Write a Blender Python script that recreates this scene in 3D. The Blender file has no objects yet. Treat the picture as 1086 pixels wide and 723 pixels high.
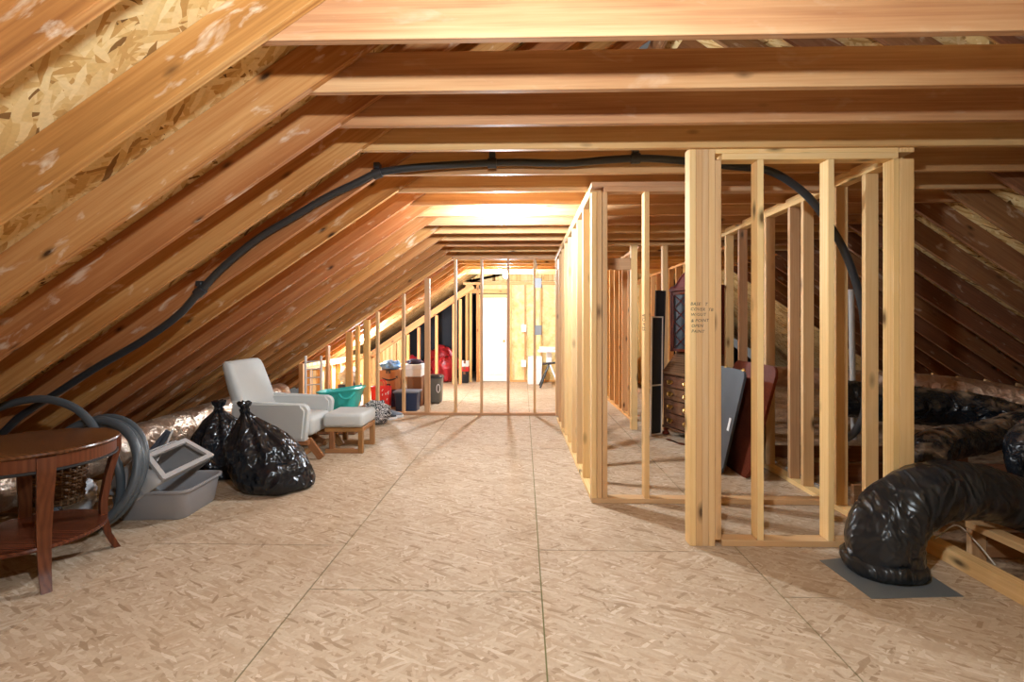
import bpy, bmesh, math, random
from mathutils import Matrix, Vector, noise
random.seed(7)
SC = bpy.context.scene
COL = SC.collection
PI = math.pi

# ------------------------------------------------------------------ camera
F, CX, HY, VPX, HCAM = 515.0, 543.0, 344.0, 555.0, 1.375
TH = math.atan((VPX - CX) / F)
CS, SN = math.cos(TH), math.sin(TH)
cam = bpy.data.cameras.new('camera')
cam.sensor_width = 36.0
cam.lens = F / 1086 * 36.0
cam.shift_y = -(361.5 - HY) / 1086
cam.clip_start = 0.02
camo = bpy.data.objects.new('camera', cam)
COL.objects.link(camo)
camo.location = (0, 0, HCAM)
camo.rotation_euler = (PI / 2, 0, TH)
SC.camera = camo


def W(px, py, Y):
    """point of the place seen at photo pixel (px, py) at distance Y down the attic"""
    xc = (px - CX) / F
    zc = (HY - py) / F
    dx, dy = xc * CS - SN, xc * SN + CS
    t = Y / dy
    return Vector((t * dx, Y, HCAM + t * zc))


# ------------------------------------------------------------------ object helpers
WM = {}
NUM = ['first', 'second', 'third', 'fourth', 'fifth', 'sixth', 'seventh', 'eighth', 'ninth', 'tenth', 'eleventh',
       'twelfth', 'thirteenth', 'fourteenth', 'fifteenth', 'sixteenth', 'seventeenth', 'eighteenth', 'nineteenth',
       'twentieth', 'twenty-first', 'twenty-second', 'twenty-third', 'twenty-fourth', 'twenty-fifth', 'twenty-sixth']


def tag(o, label=None, cat=None, group=None, kind=None):
    if label: o['label'] = label
    if cat: o['category'] = cat
    if group: o['group'] = group
    if kind: o['kind'] = kind
    return o


def thing(name, loc, label, cat, group=None, rz=0.0):
    o = bpy.data.objects.new(name, None)
    o.empty_display_size = 0.1
    COL.objects.link(o)
    m = Matrix.Translation(Vector(loc)) @ Matrix.Rotation(rz, 4, 'Z')
    o.matrix_basis = m
    WM[o.name] = m
    return tag(o, label, cat, group)


def obj(name, bm, mat, parent=None, mw=None, smooth=False, angle=40):
    """link bm as one mesh object; bm is in world space unless mw (its own frame) is given"""
    if mw is None:
        xs = [v.co for v in bm.verts]
        c = Vector(((min(v.x for v in xs) + max(v.x for v in xs)) / 2, (min(v.y for v in xs) + max(v.y for v in xs)) / 2,
                    min(v.z for v in xs)))
        bmesh.ops.translate(bm, verts=bm.verts, vec=-c)
        mw = Matrix.Translation(c)
    bmesh.ops.recalc_face_normals(bm, faces=bm.faces)
    me = bpy.data.meshes.new(name)
    bm.to_mesh(me)
    bm.free()
    if smooth:
        me.shade_smooth()
        me.set_sharp_from_angle(angle=math.radians(angle))
    me.materials.append(mat)
    o = bpy.data.objects.new(name, me)
    COL.objects.link(o)
    if parent is not None:
        o.parent = parent
        o.matrix_basis = WM[parent.name].inverted() @ mw
    else:
        o.matrix_basis = mw
    WM[o.name] = mw
    return o


def lbm(root, m):
    """frame m given in root's own axes"""
    return WM[root.name] @ m


def T(x, y, z): return Matrix.Translation((x, y, z))
def RX(a): return Matrix.Rotation(a, 4, 'X')
def RY(a): return Matrix.Rotation(a, 4, 'Y')
def RZ(a): return Matrix.Rotation(a, 4, 'Z')


def box(bm, x0, x1, y0, y1, z0, z1, bev=0.0, seg=1, m=None):
    r = bmesh.ops.create_cube(bm, size=1.0)
    vs = r['verts']
    for v in vs:
        v.co = Vector(((x0 + x1) / 2 + v.co.x * (x1 - x0), (y0 + y1) / 2 + v.co.y * (y1 - y0), (z0 + z1) / 2 + v.co.z * (z1 - z0)))
    if bev > 0:
        es = list({e for v in vs for e in v.link_edges})
        g = bmesh.ops.bevel(bm, geom=es, offset=bev, segments=seg, profile=0.5, affect='EDGES', clamp_overlap=True)
        vs = list(set(g['verts']) | {v for f in g['faces'] for v in f.verts} | {v for v in vs if v.is_valid})
    if m is not None:
        bmesh.ops.transform(bm, matrix=m, verts=vs)
    return vs


def prism(bm, pts, axis, a, b, m=None):
    """extrude the closed 2-D outline pts along an axis ('x','y','z') from a to b"""
    def put(p, q):
        if axis == 'x': return Vector((q, p[0], p[1]))
        if axis == 'y': return Vector((p[0], q, p[1]))
        return Vector((p[0], p[1], q))
    A = [bm.verts.new(put(p, a)) for p in pts]
    B = [bm.verts.new(put(p, b)) for p in pts]
    n = len(pts)
    bm.faces.new(A); bm.faces.new(B[::-1])
    for i in range(n):
        bm.faces.new((A[i], A[(i + 1) % n], B[(i + 1) % n], B[i]))
    if m is not None:
        bmesh.ops.transform(bm, matrix=m, verts=A + B)
    return A + B


def spline(pts, n):
    """Catmull-Rom through pts, n samples per span"""
    P = [Vector(p) for p in pts]
    P = [P[0] * 2 - P[1]] + P + [P[-1] * 2 - P[-2]]
    out = []
    for i in range(1, len(P) - 2):
        for k in range(n):
            t = k / n
            a, b, c, d = P[i - 1], P[i], P[i + 1], P[i + 2]
            out.append(0.5 * ((2 * b) + (c - a) * t + (2 * a - 5 * b + 4 * c - d) * t * t + (3 * b - a - 3 * c + d) * t ** 3))
    out.append(P[-2])
    return out


def tube(bm, path, r, seg=12, closed=False, cap=True, fn=None):
    """sweep a circle along path; r a number or a function of 0..1; fn(s, ang) scales the radius"""
    P = [Vector(p) for p in path]
    n = len(P)
    tan = []
    for i in range(n):
        a = P[(i - 1) % n] if closed or i > 0 else P[i]
        b = P[(i + 1) % n] if closed or i < n - 1 else P[i]
        tan.append((b - a).normalized())
    ref = Vector((0, 0, 1)) if abs(tan[0].z) < 0.9 else Vector((1, 0, 0))
    u = tan[0].cross(ref).normalized()
    rings = []
    L = 0.0
    for i in range(n):
        if i:
            L += (P[i] - P[i - 1]).length
            u = (u - tan[i] * u.dot(tan[i])).normalized()
        v = tan[i].cross(u)
        s = i / max(1, n - 1)
        rr = r(s) if callable(r) else r
        ring = []
        for k in range(seg):
            a = 2 * PI * k / seg
            q = rr * (fn(L, a) if fn else 1.0)
            ring.append(bm.verts.new(P[i] + u * math.cos(a) * q + v * math.sin(a) * q))
        rings.append(ring)
    m = n if closed else n - 1
    for i in range(m):
        A, B = rings[i], rings[(i + 1) % n]
        for k in range(seg):
            bm.faces.new((A[k], A[(k + 1) % seg], B[(k + 1) % seg], B[k]))
    if cap and not closed:
        bm.faces.new(rings[0][::-1]); bm.faces.new(rings[-1])
    return [v for rg in rings for v in rg]


def lathe(bm, prof, seg=24, m=None, cap=True):
    rings = []
    for r, z in prof:
        rings.append([bm.verts.new((r * math.cos(2 * PI * k / seg), r * math.sin(2 * PI * k / seg), z)) for k in range(seg)])
    for A, B in zip(rings, rings[1:]):
        for k in range(seg):
            bm.faces.new((A[k], A[(k + 1) % seg], B[(k + 1) % seg], B[k]))
    if cap:
        bm.faces.new(rings[0][::-1]); bm.faces.new(rings[-1])
    vs = [v for rg in rings for v in rg]
    if m is not None: bmesh.ops.transform(bm, matrix=m, verts=vs)
    return vs


def loft(bm, rings, cap=True, closed=True):
    R = [[bm.verts.new(p) for p in rg] for rg in rings]
    for A, B in zip(R, R[1:]):
        n = len(A)
        for k in range(n if closed else n - 1):
            bm.faces.new((A[k], A[(k + 1) % n], B[(k + 1) % n], B[k]))
    if cap:
        bm.faces.new(R[0][::-1]); bm.faces.new(R[-1])
    return R


def rrect(w, d, r, n=5, cx=0, cy=0):
    """rounded rectangle outline"""
    out = []
    for (sx, sy, a0) in ((1, 1, 0), (-1, 1, 90), (-1, -1, 180), (1, -1, 270)):
        for k in range(n + 1):
            a = math.radians(a0 + 90 * k / n)
            out.append((cx + sx * (w / 2 - r) + r * math.cos(a), cy + sy * (d / 2 - r) + r * math.sin(a)))
    return out


BOARDN = [0]


def board(name, p0, p1, w, h, mat, parent=None, up=(0, 0, 1), bev=0.0025):
    """straight plank from p0 to p1 (centre line); w sideways, h along up; own frame has X along the grain"""
    p0, p1 = Vector(p0), Vector(p1)
    x = (p1 - p0).normalized()
    z = Vector(up)
    z = (z - x * z.dot(x)).normalized()
    y = z.cross(x)
    L = (p1 - p0).length
    m = Matrix(((x.x, y.x, z.x, p0.x), (x.y, y.y, z.y, p0.y), (x.z, y.z, z.z, p0.z), (0, 0, 0, 1)))
    bm = bmesh.new()
    box(bm, 0, L, -w / 2, w / 2, -h / 2, h / 2, bev)
    return obj(name, bm, mat, parent, m)


def nz(p, s=1.0, o=0.0):
    return noise.noise(Vector((p[0] * s + o, p[1] * s + o * 1.7, p[2] * s - o)))


# ------------------------------------------------------------------ materials
class NT:
    def __init__(self, name):
        self.m = bpy.data.materials.new(name)
        self.m.use_nodes = True
        self.t = self.m.node_tree
        self.t.nodes.clear()
        self.out = self.t.nodes.new('ShaderNodeOutputMaterial')
        self.b = self.t.nodes.new('ShaderNodeBsdfPrincipled')
        self.t.links.new(self.b.outputs[0], self.out.inputs[0])

    def n(self, typ, inp=None, **kw):
        nd = self.t.nodes.new('ShaderNode' + typ)
        for k, v in kw.items(): setattr(nd, k, v)
        for k, v in (inp or {}).items(): self.set(nd, k, v)
        return nd

    def set(self, nd, k, v):
        s = nd.inputs[k]
        if isinstance(v, bpy.types.NodeSocket): self.t.links.new(v, s)
        else:
            if s.type == 'RGBA' and len(v) == 3: v = (*v, 1)
            s.default_value = v

    def math(self, op, a, b=0.0, clamp=False):
        nd = self.n('Math', {0: a, 1: b}, operation=op, use_clamp=clamp)
        return nd.outputs[0]

    def mix(self, f, a, b, blend='MIX'):
        nd = self.n('Mix', None, data_type='RGBA', blend_type=blend)
        self.set(nd, 0, f); self.set(nd, 6, a); self.set(nd, 7, b)
        return nd.outputs[2]

    def ramp(self, f, stops, interp='LINEAR'):
        nd = self.n('ValToRGB', {0: f})
        cr = nd.color_ramp
        cr.interpolation = interp
        while len(cr.elements) < len(stops): cr.elements.new(0.5)
        for e, (p, c) in zip(cr.elements, stops):
            e.position = p
            e.color = (*c, 1) if not isinstance(c, (int, float)) else (c, c, c, 1)
        return nd.outputs[0]

    def noise(self, vec, scale, detail=4, dist=0.0, rough=.55):
        return self.n('TexNoise', {'Vector': vec, 'Scale': scale, 'Detail': detail, 'Distortion': dist, 'Roughness': rough}).outputs[0]

    def mapv(self, vec, scale=(1, 1, 1), rot=(0, 0, 0), loc=(0, 0, 0)):
        return self.n('Mapping', {'Vector': vec, 'Scale': scale, 'Rotation': rot, 'Location': loc}).outputs[0]

    def done(self, base=None, rough=None, metal=None, bump=None, bstr=.3, bdist=.01, spec=None):
        for k, v in (('Base Color', base), ('Roughness', rough), ('Metallic', metal), ('Specular IOR Level', spec)):
            if v is not None: self.set(self.b, k, v)
        if bump is not None:
            bp = self.n('Bump', {'Height': bump, 'Strength': bstr, 'Distance': bdist})
            self.set(self.b, 'Normal', bp.outputs[0])
        return self.m

    def objvec(self):
        tc = self.n('TexCoord').outputs['Object']
        r = self.n('ObjectInfo').outputs['Random']
        cv = self.n('CombineXYZ', {0: self.math('MULTIPLY', r, 91.3), 1: self.math('MULTIPLY', r, 57.7), 2: self.math('MULTIPLY', r, 33.1)}).outputs[0]
        return self.n('VectorMath', {0: tc, 1: cv}, operation='ADD').outputs[0], r


def lin(r, g, b):
    f = lambda c: (c / 255 / 12.92) if c / 255 <= .04045 else ((c / 255 + .055) / 1.055) ** 2.4
    return (f(r), f(g), f(b))


def mk_wood(name, dark, mid, light, smudge=0.0, rough=.6, knots=.085, tint=.12, spec=.3, grain=1.0, axis='x', cf=1.0):
    t = NT(name)
    v, r = t.objvec()
    if axis == 'z': v = t.mapv(v, (1, 1, 1), (0, PI / 2, 0))
    s1 = t.noise(t.mapv(v, (1.0, 42 * grain, 42 * grain)), 1.6, 4, .2)
    warp = t.noise(t.mapv(v, (.9, 5.0, 5.0)), 1.0, 3, .3)
    w = t.n('TexWave', {'Vector': t.mapv(v, (.10, 9 * grain, 6 * grain)), 'Scale': 1.6, 'Distortion': 5.0, 'Detail': 1.0, 'Detail Scale': .6},
            wave_type='BANDS', bands_direction='Y').outputs['Fac']
    f = t.math('ADD', t.math('MULTIPLY', s1, .45), t.math('MULTIPLY', w, .16))
    f = t.math('ADD', f, t.math('MULTIPLY', warp, .45))
    c = t.ramp(f, [(.5 - .2 / cf, dark), (.52, mid), (.52 + .22 / cf, light)])
    if knots:
        vo = t.n('TexVoronoi', {'Vector': t.mapv(v, (2.4, 6, 6)), 'Scale': 1.0}, feature='F1').outputs['Distance']
        kf = t.ramp(vo, [(knots * .45, 1.0), (knots, .45), (knots * 1.7, .0)])
        c = t.mix(kf, c, tuple(x * .22 for x in dark))
    if smudge:
        sm = t.noise(t.mapv(v, (2.0, 6.0, 6.0)), 2.2, 5, .5)
        sf = t.ramp(sm, [(.60, 0.0), (.70, smudge)])
        c = t.mix(sf, c, lin(232, 214, 190))
    hv = t.n('HueSaturation', {'Hue': t.math('ADD', .5, t.math('MULTIPLY', t.math('SUBTRACT', r, .5), .02)),
                               'Value': t.math('ADD', 1.0 - tint, t.math('MULTIPLY', r, 2 * tint)), 'Color': c}).outputs[0]
    return t.done(hv, rough, None, s1, .12, .004, spec)


def mk_osb(name, cols, scale=1.0, rough=.75, bstr=.15, dirt=0.0):
    t = NT(name)
    tc = t.n('TexCoord').outputs['Object']
    wob = t.n('TexNoise', {'Vector': tc, 'Scale': 9.0 * scale, 'Detail': 2.0}).outputs['Color']
    tcw = t.n('VectorMath', {0: tc, 1: t.n('VectorMath', {0: wob, 3: .03 / scale}, operation='SCALE').outputs[0]}, operation='ADD').outputs[0]
    vals = []
    for i, (ang, sx, sy) in enumerate(((28, 6, 34), (-38, 6, 30), (75, 8, 34), (8, 7, 40))):
        mv = t.mapv(tcw, (sx * scale, sy * scale, 1), (0, 0, 0), (i * 3.3, i * 7.1, 0))
        # rotate first, then stretch
        rv = t.mapv(tcw, (1, 1, 1), (0, 0, math.radians(ang)))
        mv = t.mapv(rv, (sx * scale, sy * scale, 1), (0, 0, 0), (i * 3.3, i * 7.1, 0))
        vo = t.n('TexVoronoi', {'Vector': mv, 'Scale': 1.0, 'Randomness': 1.0}, feature='F1', voronoi_dimensions='2D')
        sep = t.n('SeparateColor', {0: vo.outputs['Color']})
        vals.append((sep.outputs[0], sep.outputs[1]))
    a = vals[3][0]
    for val, key in vals[2::-1]:
        sel = t.math('GREATER_THAN', key, .56)
        a = t.n('Mix', {0: sel, 2: a, 3: val}, data_type='FLOAT').outputs[0]
    c = t.ramp(a, cols)
    fine = t.noise(t.mapv(tc, (60, 60, 60)), 1.0, 3)
    c = t.mix(.25, c, t.ramp(fine, [(.3, 0.55), (.7, 1.0)]), 'MULTIPLY')
    if dirt:
        d = t.noise(tc, .9, 5, .4)
        c = t.mix(t.ramp(d, [(.5, 0.0), (.75, dirt)]), c, lin(150, 120, 88))
    return t.done(c, rough, None, a, bstr, .004, .25)


def mk_plain(name, col, rough=.5, metal=0.0, bump=None, bstr=.2, bdist=.01, spec=.5, var=0.0):
    t = NT(name)
    tc = t.n('TexCoord').outputs['Object']
    c = (*col, 1)
    if var:
        f = t.noise(tc, 6.0, 4)
        c = t.mix(f, tuple(x * (1 - var) for x in col), tuple(min(1, x * (1 + var)) for x in col))
    b = t.noise(tc, bump, 5) if bump else None
    return t.done(c, rough, metal, b, bstr, bdist, spec)


def mk_poly(name, col, rough, bs, bstr=.6, bdist=.03, dust=None, dust_lo=.55, stretch=(1, 1, 1), var=0.3):
    """crinkled plastic film"""
    t = NT(name)
    v, _ = t.objvec()
    mv = t.mapv(v, stretch)
    wq = t.n('TexNoise', {'Vector': mv, 'Scale': bs * .3, 'Detail': 1.0}).outputs['Color']
    mw_ = t.n('VectorMath', {0: mv, 1: t.n('VectorMath', {0: wq, 3: 3.0 / bs}, operation='SCALE').outputs[0]}, operation='ADD').outputs[0]
    def fold(sc, k):
        q = t.math('ABSOLUTE', t.math('SUBTRACT', t.noise(t.mapv(mw_, (1, 1, 1), (.5 * k, .3, .9 * k), (k, 0, 0)), sc, 1, .3), .5))
        return t.math('SQRT', t.math('ADD', t.math('MULTIPLY', q, q), .0012))      # rounded crease where the noise crosses its middle
    n1 = fold(bs, 1.0)
    n3 = fold(bs * 1.9, 2.3)
    n2 = t.noise(mv, bs * .45, 2, .4)
    h = t.math('SUBTRACT', t.math('MULTIPLY', n2, 1.2), t.math('ADD', n1, t.math('MULTIPLY', n3, .45)))
    c = t.mix(n2, tuple(x * (1 - var) for x in col), tuple(min(1, x * (1 + var)) for x in col))
    if dust:
        g = t.n('NewGeometry').outputs['Normal']
        up = t.n('SeparateXYZ', {0: g}).outputs[2]
        d = t.math('MULTIPLY', t.ramp(up, [(.45, 0.0), (.85, 1.0)]), t.ramp(t.noise(v, 5, 5, .3), [(dust_lo - .12, 0.0), (dust_lo + .1, 1.0)]))
        c = t.mix(d, c, dust)
        rough = t.math('ADD', rough, t.math('MULTIPLY', d, .6), True)
    return t.done(c, rough, 0.0, h, bstr, bdist, .5)


M = {}
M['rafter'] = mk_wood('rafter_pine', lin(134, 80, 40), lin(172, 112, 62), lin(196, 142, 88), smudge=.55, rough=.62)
M['rafter_r'] = mk_wood('rafter_pine_shaded', lin(104, 66, 42), lin(134, 88, 58), lin(158, 112, 76), smudge=.4, rough=.65)  # darker copy of the rafter pine, shade of the right slope in its colour
M['joist'] = mk_wood('joist_pine', lin(162, 107, 66), lin(196, 146, 97), lin(215, 173, 124), smudge=.15, rough=.58)
M['stud'] = mk_wood('stud_spruce', lin(204, 154, 96), lin(226, 184, 128), lin(236, 204, 154), smudge=.1, rough=.6, knots=.11, cf=.7, tint=.2)
M['stud_dull'] = mk_wood('stud_spruce_dull', lin(170, 124, 84), lin(200, 156, 112), lin(214, 176, 134), smudge=.1, rough=.6)
M['stud_far'] = mk_wood('stud_spruce_warm', lin(196, 132, 74), lin(222, 164, 100), lin(236, 190, 130), rough=.6)
M['osb_floor'] = mk_osb('osb_floor', [(0.0, lin(162, 134, 106)), (.12, lin(184, 157, 129)), (.5, lin(194, 169, 142)), (.88, lin(202, 179, 153)), (1.0, lin(214, 194, 170))], scale=1.9, dirt=.45)
M['osb_roof'] = mk_osb('osb_roof', [(0.0, lin(96, 60, 28)), (.09, lin(196, 148, 84)), (.4, lin(222, 184, 120)), (1.0, lin(240, 212, 158))], scale=1.25, bstr=.3)
M['seam'] = mk_plain('seam_green', lin(112, 104, 58), .8)  # olive green of the joints between floor sheets
M['hose'] = mk_plain('hose_rubber', (.02, .023, .027), .32, bump=14, bstr=.05, spec=.55)
M['hose_grey'] = mk_plain('hose_grey', (.075, .088, .098), .42, bump=14, bstr=.05, spec=.5)
M['bag_black'] = mk_poly('bag_black', (.008, .010, .014), .2, 6, .9, .10, stretch=(1, 1, .6))
M['duct_black'] = mk_poly('duct_black', (.013, .015, .018), .3, 6, .85, .07, stretch=(1.6, .7, .8))
M['duct_black_dusty'] = mk_poly('duct_black_dusty', (.012, .014, .018), .25, 6, .85, .09, dust=lin(158, 130, 102), dust_lo=.56)
M['mat_grey'] = mk_plain('sheet_metal_grey', lin(112, 116, 118), .5, 0.2, bump=20, bstr=.05)
M['fabric'] = mk_plain('fabric_pale_grey', lin(196, 197, 194), .9, bump=220, bstr=.25, bdist=.002, spec=.2, var=.04)
M['oak'] = mk_wood('oak_frame', lin(120, 80, 46), lin(156, 108, 66), lin(178, 130, 84), knots=0, rough=.5)
M['cherry_up'] = mk_wood('cherry_upright', lin(66, 31, 16), lin(102, 53, 29), lin(124, 71, 42), knots=0, rough=.4, spec=.3, tint=.05, axis='z', cf=.8)
M['cherry'] = mk_wood('cherry_table', lin(60, 30, 17), lin(94, 51, 30), lin(116, 68, 42), knots=0, rough=.26, spec=.4, tint=.05)
M['mahogany'] = mk_wood('mahogany', lin(72, 26, 18), lin(98, 38, 26), lin(116, 50, 34), knots=0, rough=.6, spec=.15, tint=.05)
M['desk_wood'] = mk_wood('desk_wood', lin(78, 52, 38), lin(112, 78, 58), lin(138, 100, 76), knots=0, rough=.22, spec=.7, tint=.05)
M['brass'] = mk_plain('brass', lin(214, 176, 104), .3, 1.0)
M['litter'] = mk_plain('litter_grey', lin(150, 147, 148), .45, bump=60, bstr=.03, spec=.4)
M['litter_lid'] = mk_plain('litter_pale', lin(176, 172, 170), .42, bump=60, bstr=.03, spec=.4)
M['dark'] = mk_plain('unlit_dark', (.012, .013, .018), .8)  # near-black colour standing for the unlit space past the framing
M['filter'] = mk_plain('carbon_filter', lin(46, 48, 56), .8, bump=80, bstr=.4)
M['white'] = mk_plain('white_plastic', lin(232, 232, 234), .4)
M['white_paint'] = mk_plain('white_paint', lin(236, 230, 224), .45)
M['teal'] = mk_plain('teal_plastic', lin(64, 196, 186), .35)
M['yellow_pad'] = mk_plain('yellow_pad', lin(206, 168, 56), .6)
M['card'] = mk_plain('cardboard', lin(176, 122, 78), .8, bump=30, bstr=.06, var=.06)
M['card_dark'] = mk_plain('cardboard_dark', lin(138, 92, 60), .8, bump=30, bstr=.06, var=.06)
M['ink'] = mk_plain('black_print', (.02, .02, .022), .6)
M['navy'] = mk_plain('navy_plastic', lin(38, 54, 84), .35)
M['grey_lid'] = mk_plain('grey_lid', lin(120, 128, 140), .4)
M['plum'] = mk_plain('plum_canvas', lin(62, 46, 66), .8, bump=120, bstr=.2)
M['bin_grey'] = mk_plain('bin_grey', lin(104, 104, 98), .4)
M['bin_black'] = mk_plain('bin_black', (.012, .012, .014), .4)
M['red'] = mk_poly('red_bag', lin(168, 36, 44), .35, 5, .6, .05)
M['red_print'] = mk_plain('red_tote', lin(206, 36, 34), .5)
M['blue_film'] = mk_poly('blue_film', lin(126, 168, 214), .3, 9, .7, .03)
M['white_film'] = mk_poly('white_film', lin(226, 226, 230), .35, 9, .7, .03, var=.06)
M['alu'] = mk_plain('aluminium', lin(200, 202, 204), .35, .9)
M['screen'] = mk_plain('screen_mesh', lin(42, 46, 52), .6, bump=300, bstr=.2)
M['grey_board'] = mk_plain('grey_underside', lin(52, 57, 64), .6, bump=16, bstr=.05, var=.08)
M['pvc'] = mk_plain('pvc_white', lin(214, 210, 206), .4)
M['box_metal'] = mk_plain('box_metal', lin(150, 152, 156), .45, .6)
M['cord_white'] = mk_plain('cable_white', lin(210, 200, 180), .5)
M['cord_brown'] = mk_plain('wicker_brown', lin(104, 74, 46), .6)


def mk_checker():
    t = NT('patterned_cloth')
    tc = t.n('TexCoord').outputs['Object']
    w = t.n('TexWave', {'Vector': tc, 'Scale': 9.0, 'Distortion': 20.0, 'Detail': 4.0, 'Detail Scale': 2.0}).outputs['Fac']
    c = t.ramp(w, [(.62, (.012, .012, .016)), (.63, lin(226, 222, 220))], 'CONSTANT')
    return t.done(c, .85)
M['pattern'] = mk_checker()


def mk_foil(name, c0, c1, metal=.85, rough=.32, sc=9):
    t = NT(name)
    v, _ = t.objvec()
    vo = t.n('TexVoronoi', {'Vector': v, 'Scale': sc, 'Randomness': 1.0}, feature='F1').outputs['Distance']
    n1 = t.noise(v, sc * 1.3, 5, 1.2)
    c = t.mix(t.ramp(t.noise(v, 3.0, 5, .5), [(.35, 0.0), (.65, 1.0)]), c0, c1)
    return t.done(c, rough, metal, t.math('ADD', vo, n1), .8, .03)
M['foil'] = mk_foil('duct_foil', lin(206, 176, 150), lin(232, 214, 196), .8, .3)
M['foil_copper'] = mk_foil('duct_foil_dusty', lin(178, 138, 108), lin(226, 194, 168), .6, .4)


def mk_insul(name, a, b, c, sc=9.0):
    t = NT(name)
    tc = t.n('TexCoord').outputs['Object']
    n1 = t.noise(tc, sc, 8, .8, .7)
    n2 = t.noise(tc, sc * .25, 3)
    f = t.math('ADD', t.math('MULTIPLY', n1, .75), t.math('MULTIPLY', n2, .3))
    return t.done(t.ramp(f, [(.3, a), (.52, b), (.75, c)]), .95, None, n1, .9, .04, .1)
M['insul_yellow'] = mk_insul('glass_wool_yellow', lin(206, 174, 106), lin(236, 214, 152), lin(248, 236, 194), 7)
M['insul_brown'] = mk_insul('loose_fill_brown', lin(104, 80, 60), lin(166, 136, 108), lin(204, 176, 146), 14)


def mk_emit(name, col, s):
    t = NT(name)
    e = t.n('Emission', {'Color': (*col, 1), 'Strength': s})
    t.t.links.new(e.outputs[0], t.out.inputs[0])
    return t.m
# ================================================================== ROOM SHELL
PITCH = 0.675
ANG = math.atan(PITCH)
XL, XR = -4.65, 7.21            # where the underside of the rafters would meet the deck
XM = (XL + XR) / 2
RH = 0.19
ZR = PITCH * (XM - XL)
YN, YF = -4.5, 14.2


def roof_l(x): return PITCH * (x - XL)
def roof_r(x): return PITCH * (XR - x)


# deck: 4 x 8 ft sheets with the green-edged joints between them
GAPW = 0.0035
cols = [(-3.15, -2.32, 1.0), (-2.32, -1.111, 3.0), (-1.111, 0.0935, 2.50), (0.0935, 1.31, 2.965), (1.31, 2.52, 2.48)]
bm = bmesh.new()
for x0, x1, yo in cols:
    ys = [yo + 2.44 * k for k in range(-4, 6)]
    ys = [y for y in ys if YN + .2 < y < YF - .2]
    ys = [YN] + ys + [YF]
    for a, b in zip(ys, ys[1:]):
        box(bm, x0 + GAPW, x1 - GAPW, a + GAPW, b - GAPW, -0.018, 0.0)
fl = obj('floor', bm, M['osb_floor'], None, Matrix.Identity(4))
tag(fl, 'osb sheet decking of the attic floor', None, None, 'structure')
bm = bmesh.new(); box(bm, -3.15, 2.52, YN, YF, -0.05, -0.0045)
tag(obj('floor', bm, M['seam']), 'dark greenish joints between the floor sheets', None, None, 'structure')

# roof sheathing
sl = (XM - XL + 0.25) / math.cos(ANG)
for side in (-1, 1):
    bm = bmesh.new()
    box(bm, 0, sl, YN, YF, 0, 0.014)
    x0 = (XL - 0.25) if side < 0 else (XR + 0.25)
    z0 = PITCH * (-0.25)
    m = T(x0, 0, z0) @ (RY(-ANG) if side < 0 else (RZ(PI) @ RY(-ANG) @ T(0, -(YN + YF), 0)))
    m = m @ T(0, 0, RH + 0.002)
    tag(obj('ceiling', bm, M['osb_roof'], None, m),
        'osb roof sheathing on the left slope' if side < 0 else 'osb roof sheathing on the right slope', None, None, 'structure')

# gable walls: behind the camera and at the far dark end
gab = [(XL - .3, -.3), (XR + .3, -.3), (XM, ZR + .25)]
bm = bmesh.new(); prism(bm, gab, 'y', YN - .02, YN)
tag(obj('wall_near', bm, M['osb_roof']), 'osb gable wall behind the viewer', None, None, 'structure')
bm = bmesh.new(); prism(bm, gab, 'y', YF, YF + .02)  # darkness of the far end is painted into this gable
tag(obj('wall_far', bm, M['dark']), 'gable at the far end, coloured near-black for unlit depth', None, None, 'structure')

# ------------------------------------------------------------------ rafters
jy = [1.878, 2.285, 2.664, 3.03, 3.51, 3.95, 4.36, 4.79, 5.21, 5.65, 6.10, 6.53, 6.98, 7.45]
jy += [7.45 + .43 * k for k in range(1, 9)]
ly = [0.96, 1.395] + [y - 0.040 for y in jy]
nL = (-math.sin(ANG), 0, math.cos(ANG))
nR = (math.sin(ANG), 0, math.cos(ANG))


def rafter(side, y, lab, mat, grp):
    n = Vector(nL if side < 0 else nR)
    if side < 0: a, b = Vector((XL + .14, y, roof_l(XL + .14))), Vector((XM - .024, y, roof_l(XM - .024)))
    else: a, b = Vector((XR - .14, y, roof_r(XR - .14))), Vector((XM + .024, y, roof_r(XM + .024)))
    # pull the top end back so that its square cut stays clear of the ridge board
    d = (b - a).normalized()
    b = b - d * (RH * math.tan(ANG))
    o = board('rafter', a + n * RH / 2, b + n * RH / 2, 0.038, RH, mat, None, n)
    return tag(o, lab, 'rafter', grp)


desc = {0: 'saw-marked orange rafter', 1: 'wide orange rafter', 2: 'knotty pine rafter', 3: 'chalk-smudged pine rafter', 4: 'pine rafter'}
for i, y in enumerate(ly):
    if i < len(ly) - 3:
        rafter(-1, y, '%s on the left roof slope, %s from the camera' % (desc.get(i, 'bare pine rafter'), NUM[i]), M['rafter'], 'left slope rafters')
ry = [4.14 + .425 * k for k in range(-6, 19)]
for i, y in enumerate(ry):
    if i < 18:
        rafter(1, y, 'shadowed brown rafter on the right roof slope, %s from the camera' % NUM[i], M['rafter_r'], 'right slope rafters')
board('ridge_board', (XM, 0.5, ZR + .05), (XM, YF - .1, ZR + .05), .04, .26, M['rafter_r'])
tag(bpy.data.objects['ridge_board'], 'ridge board along the top of the roof above the joists', 'ridge board')

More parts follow.
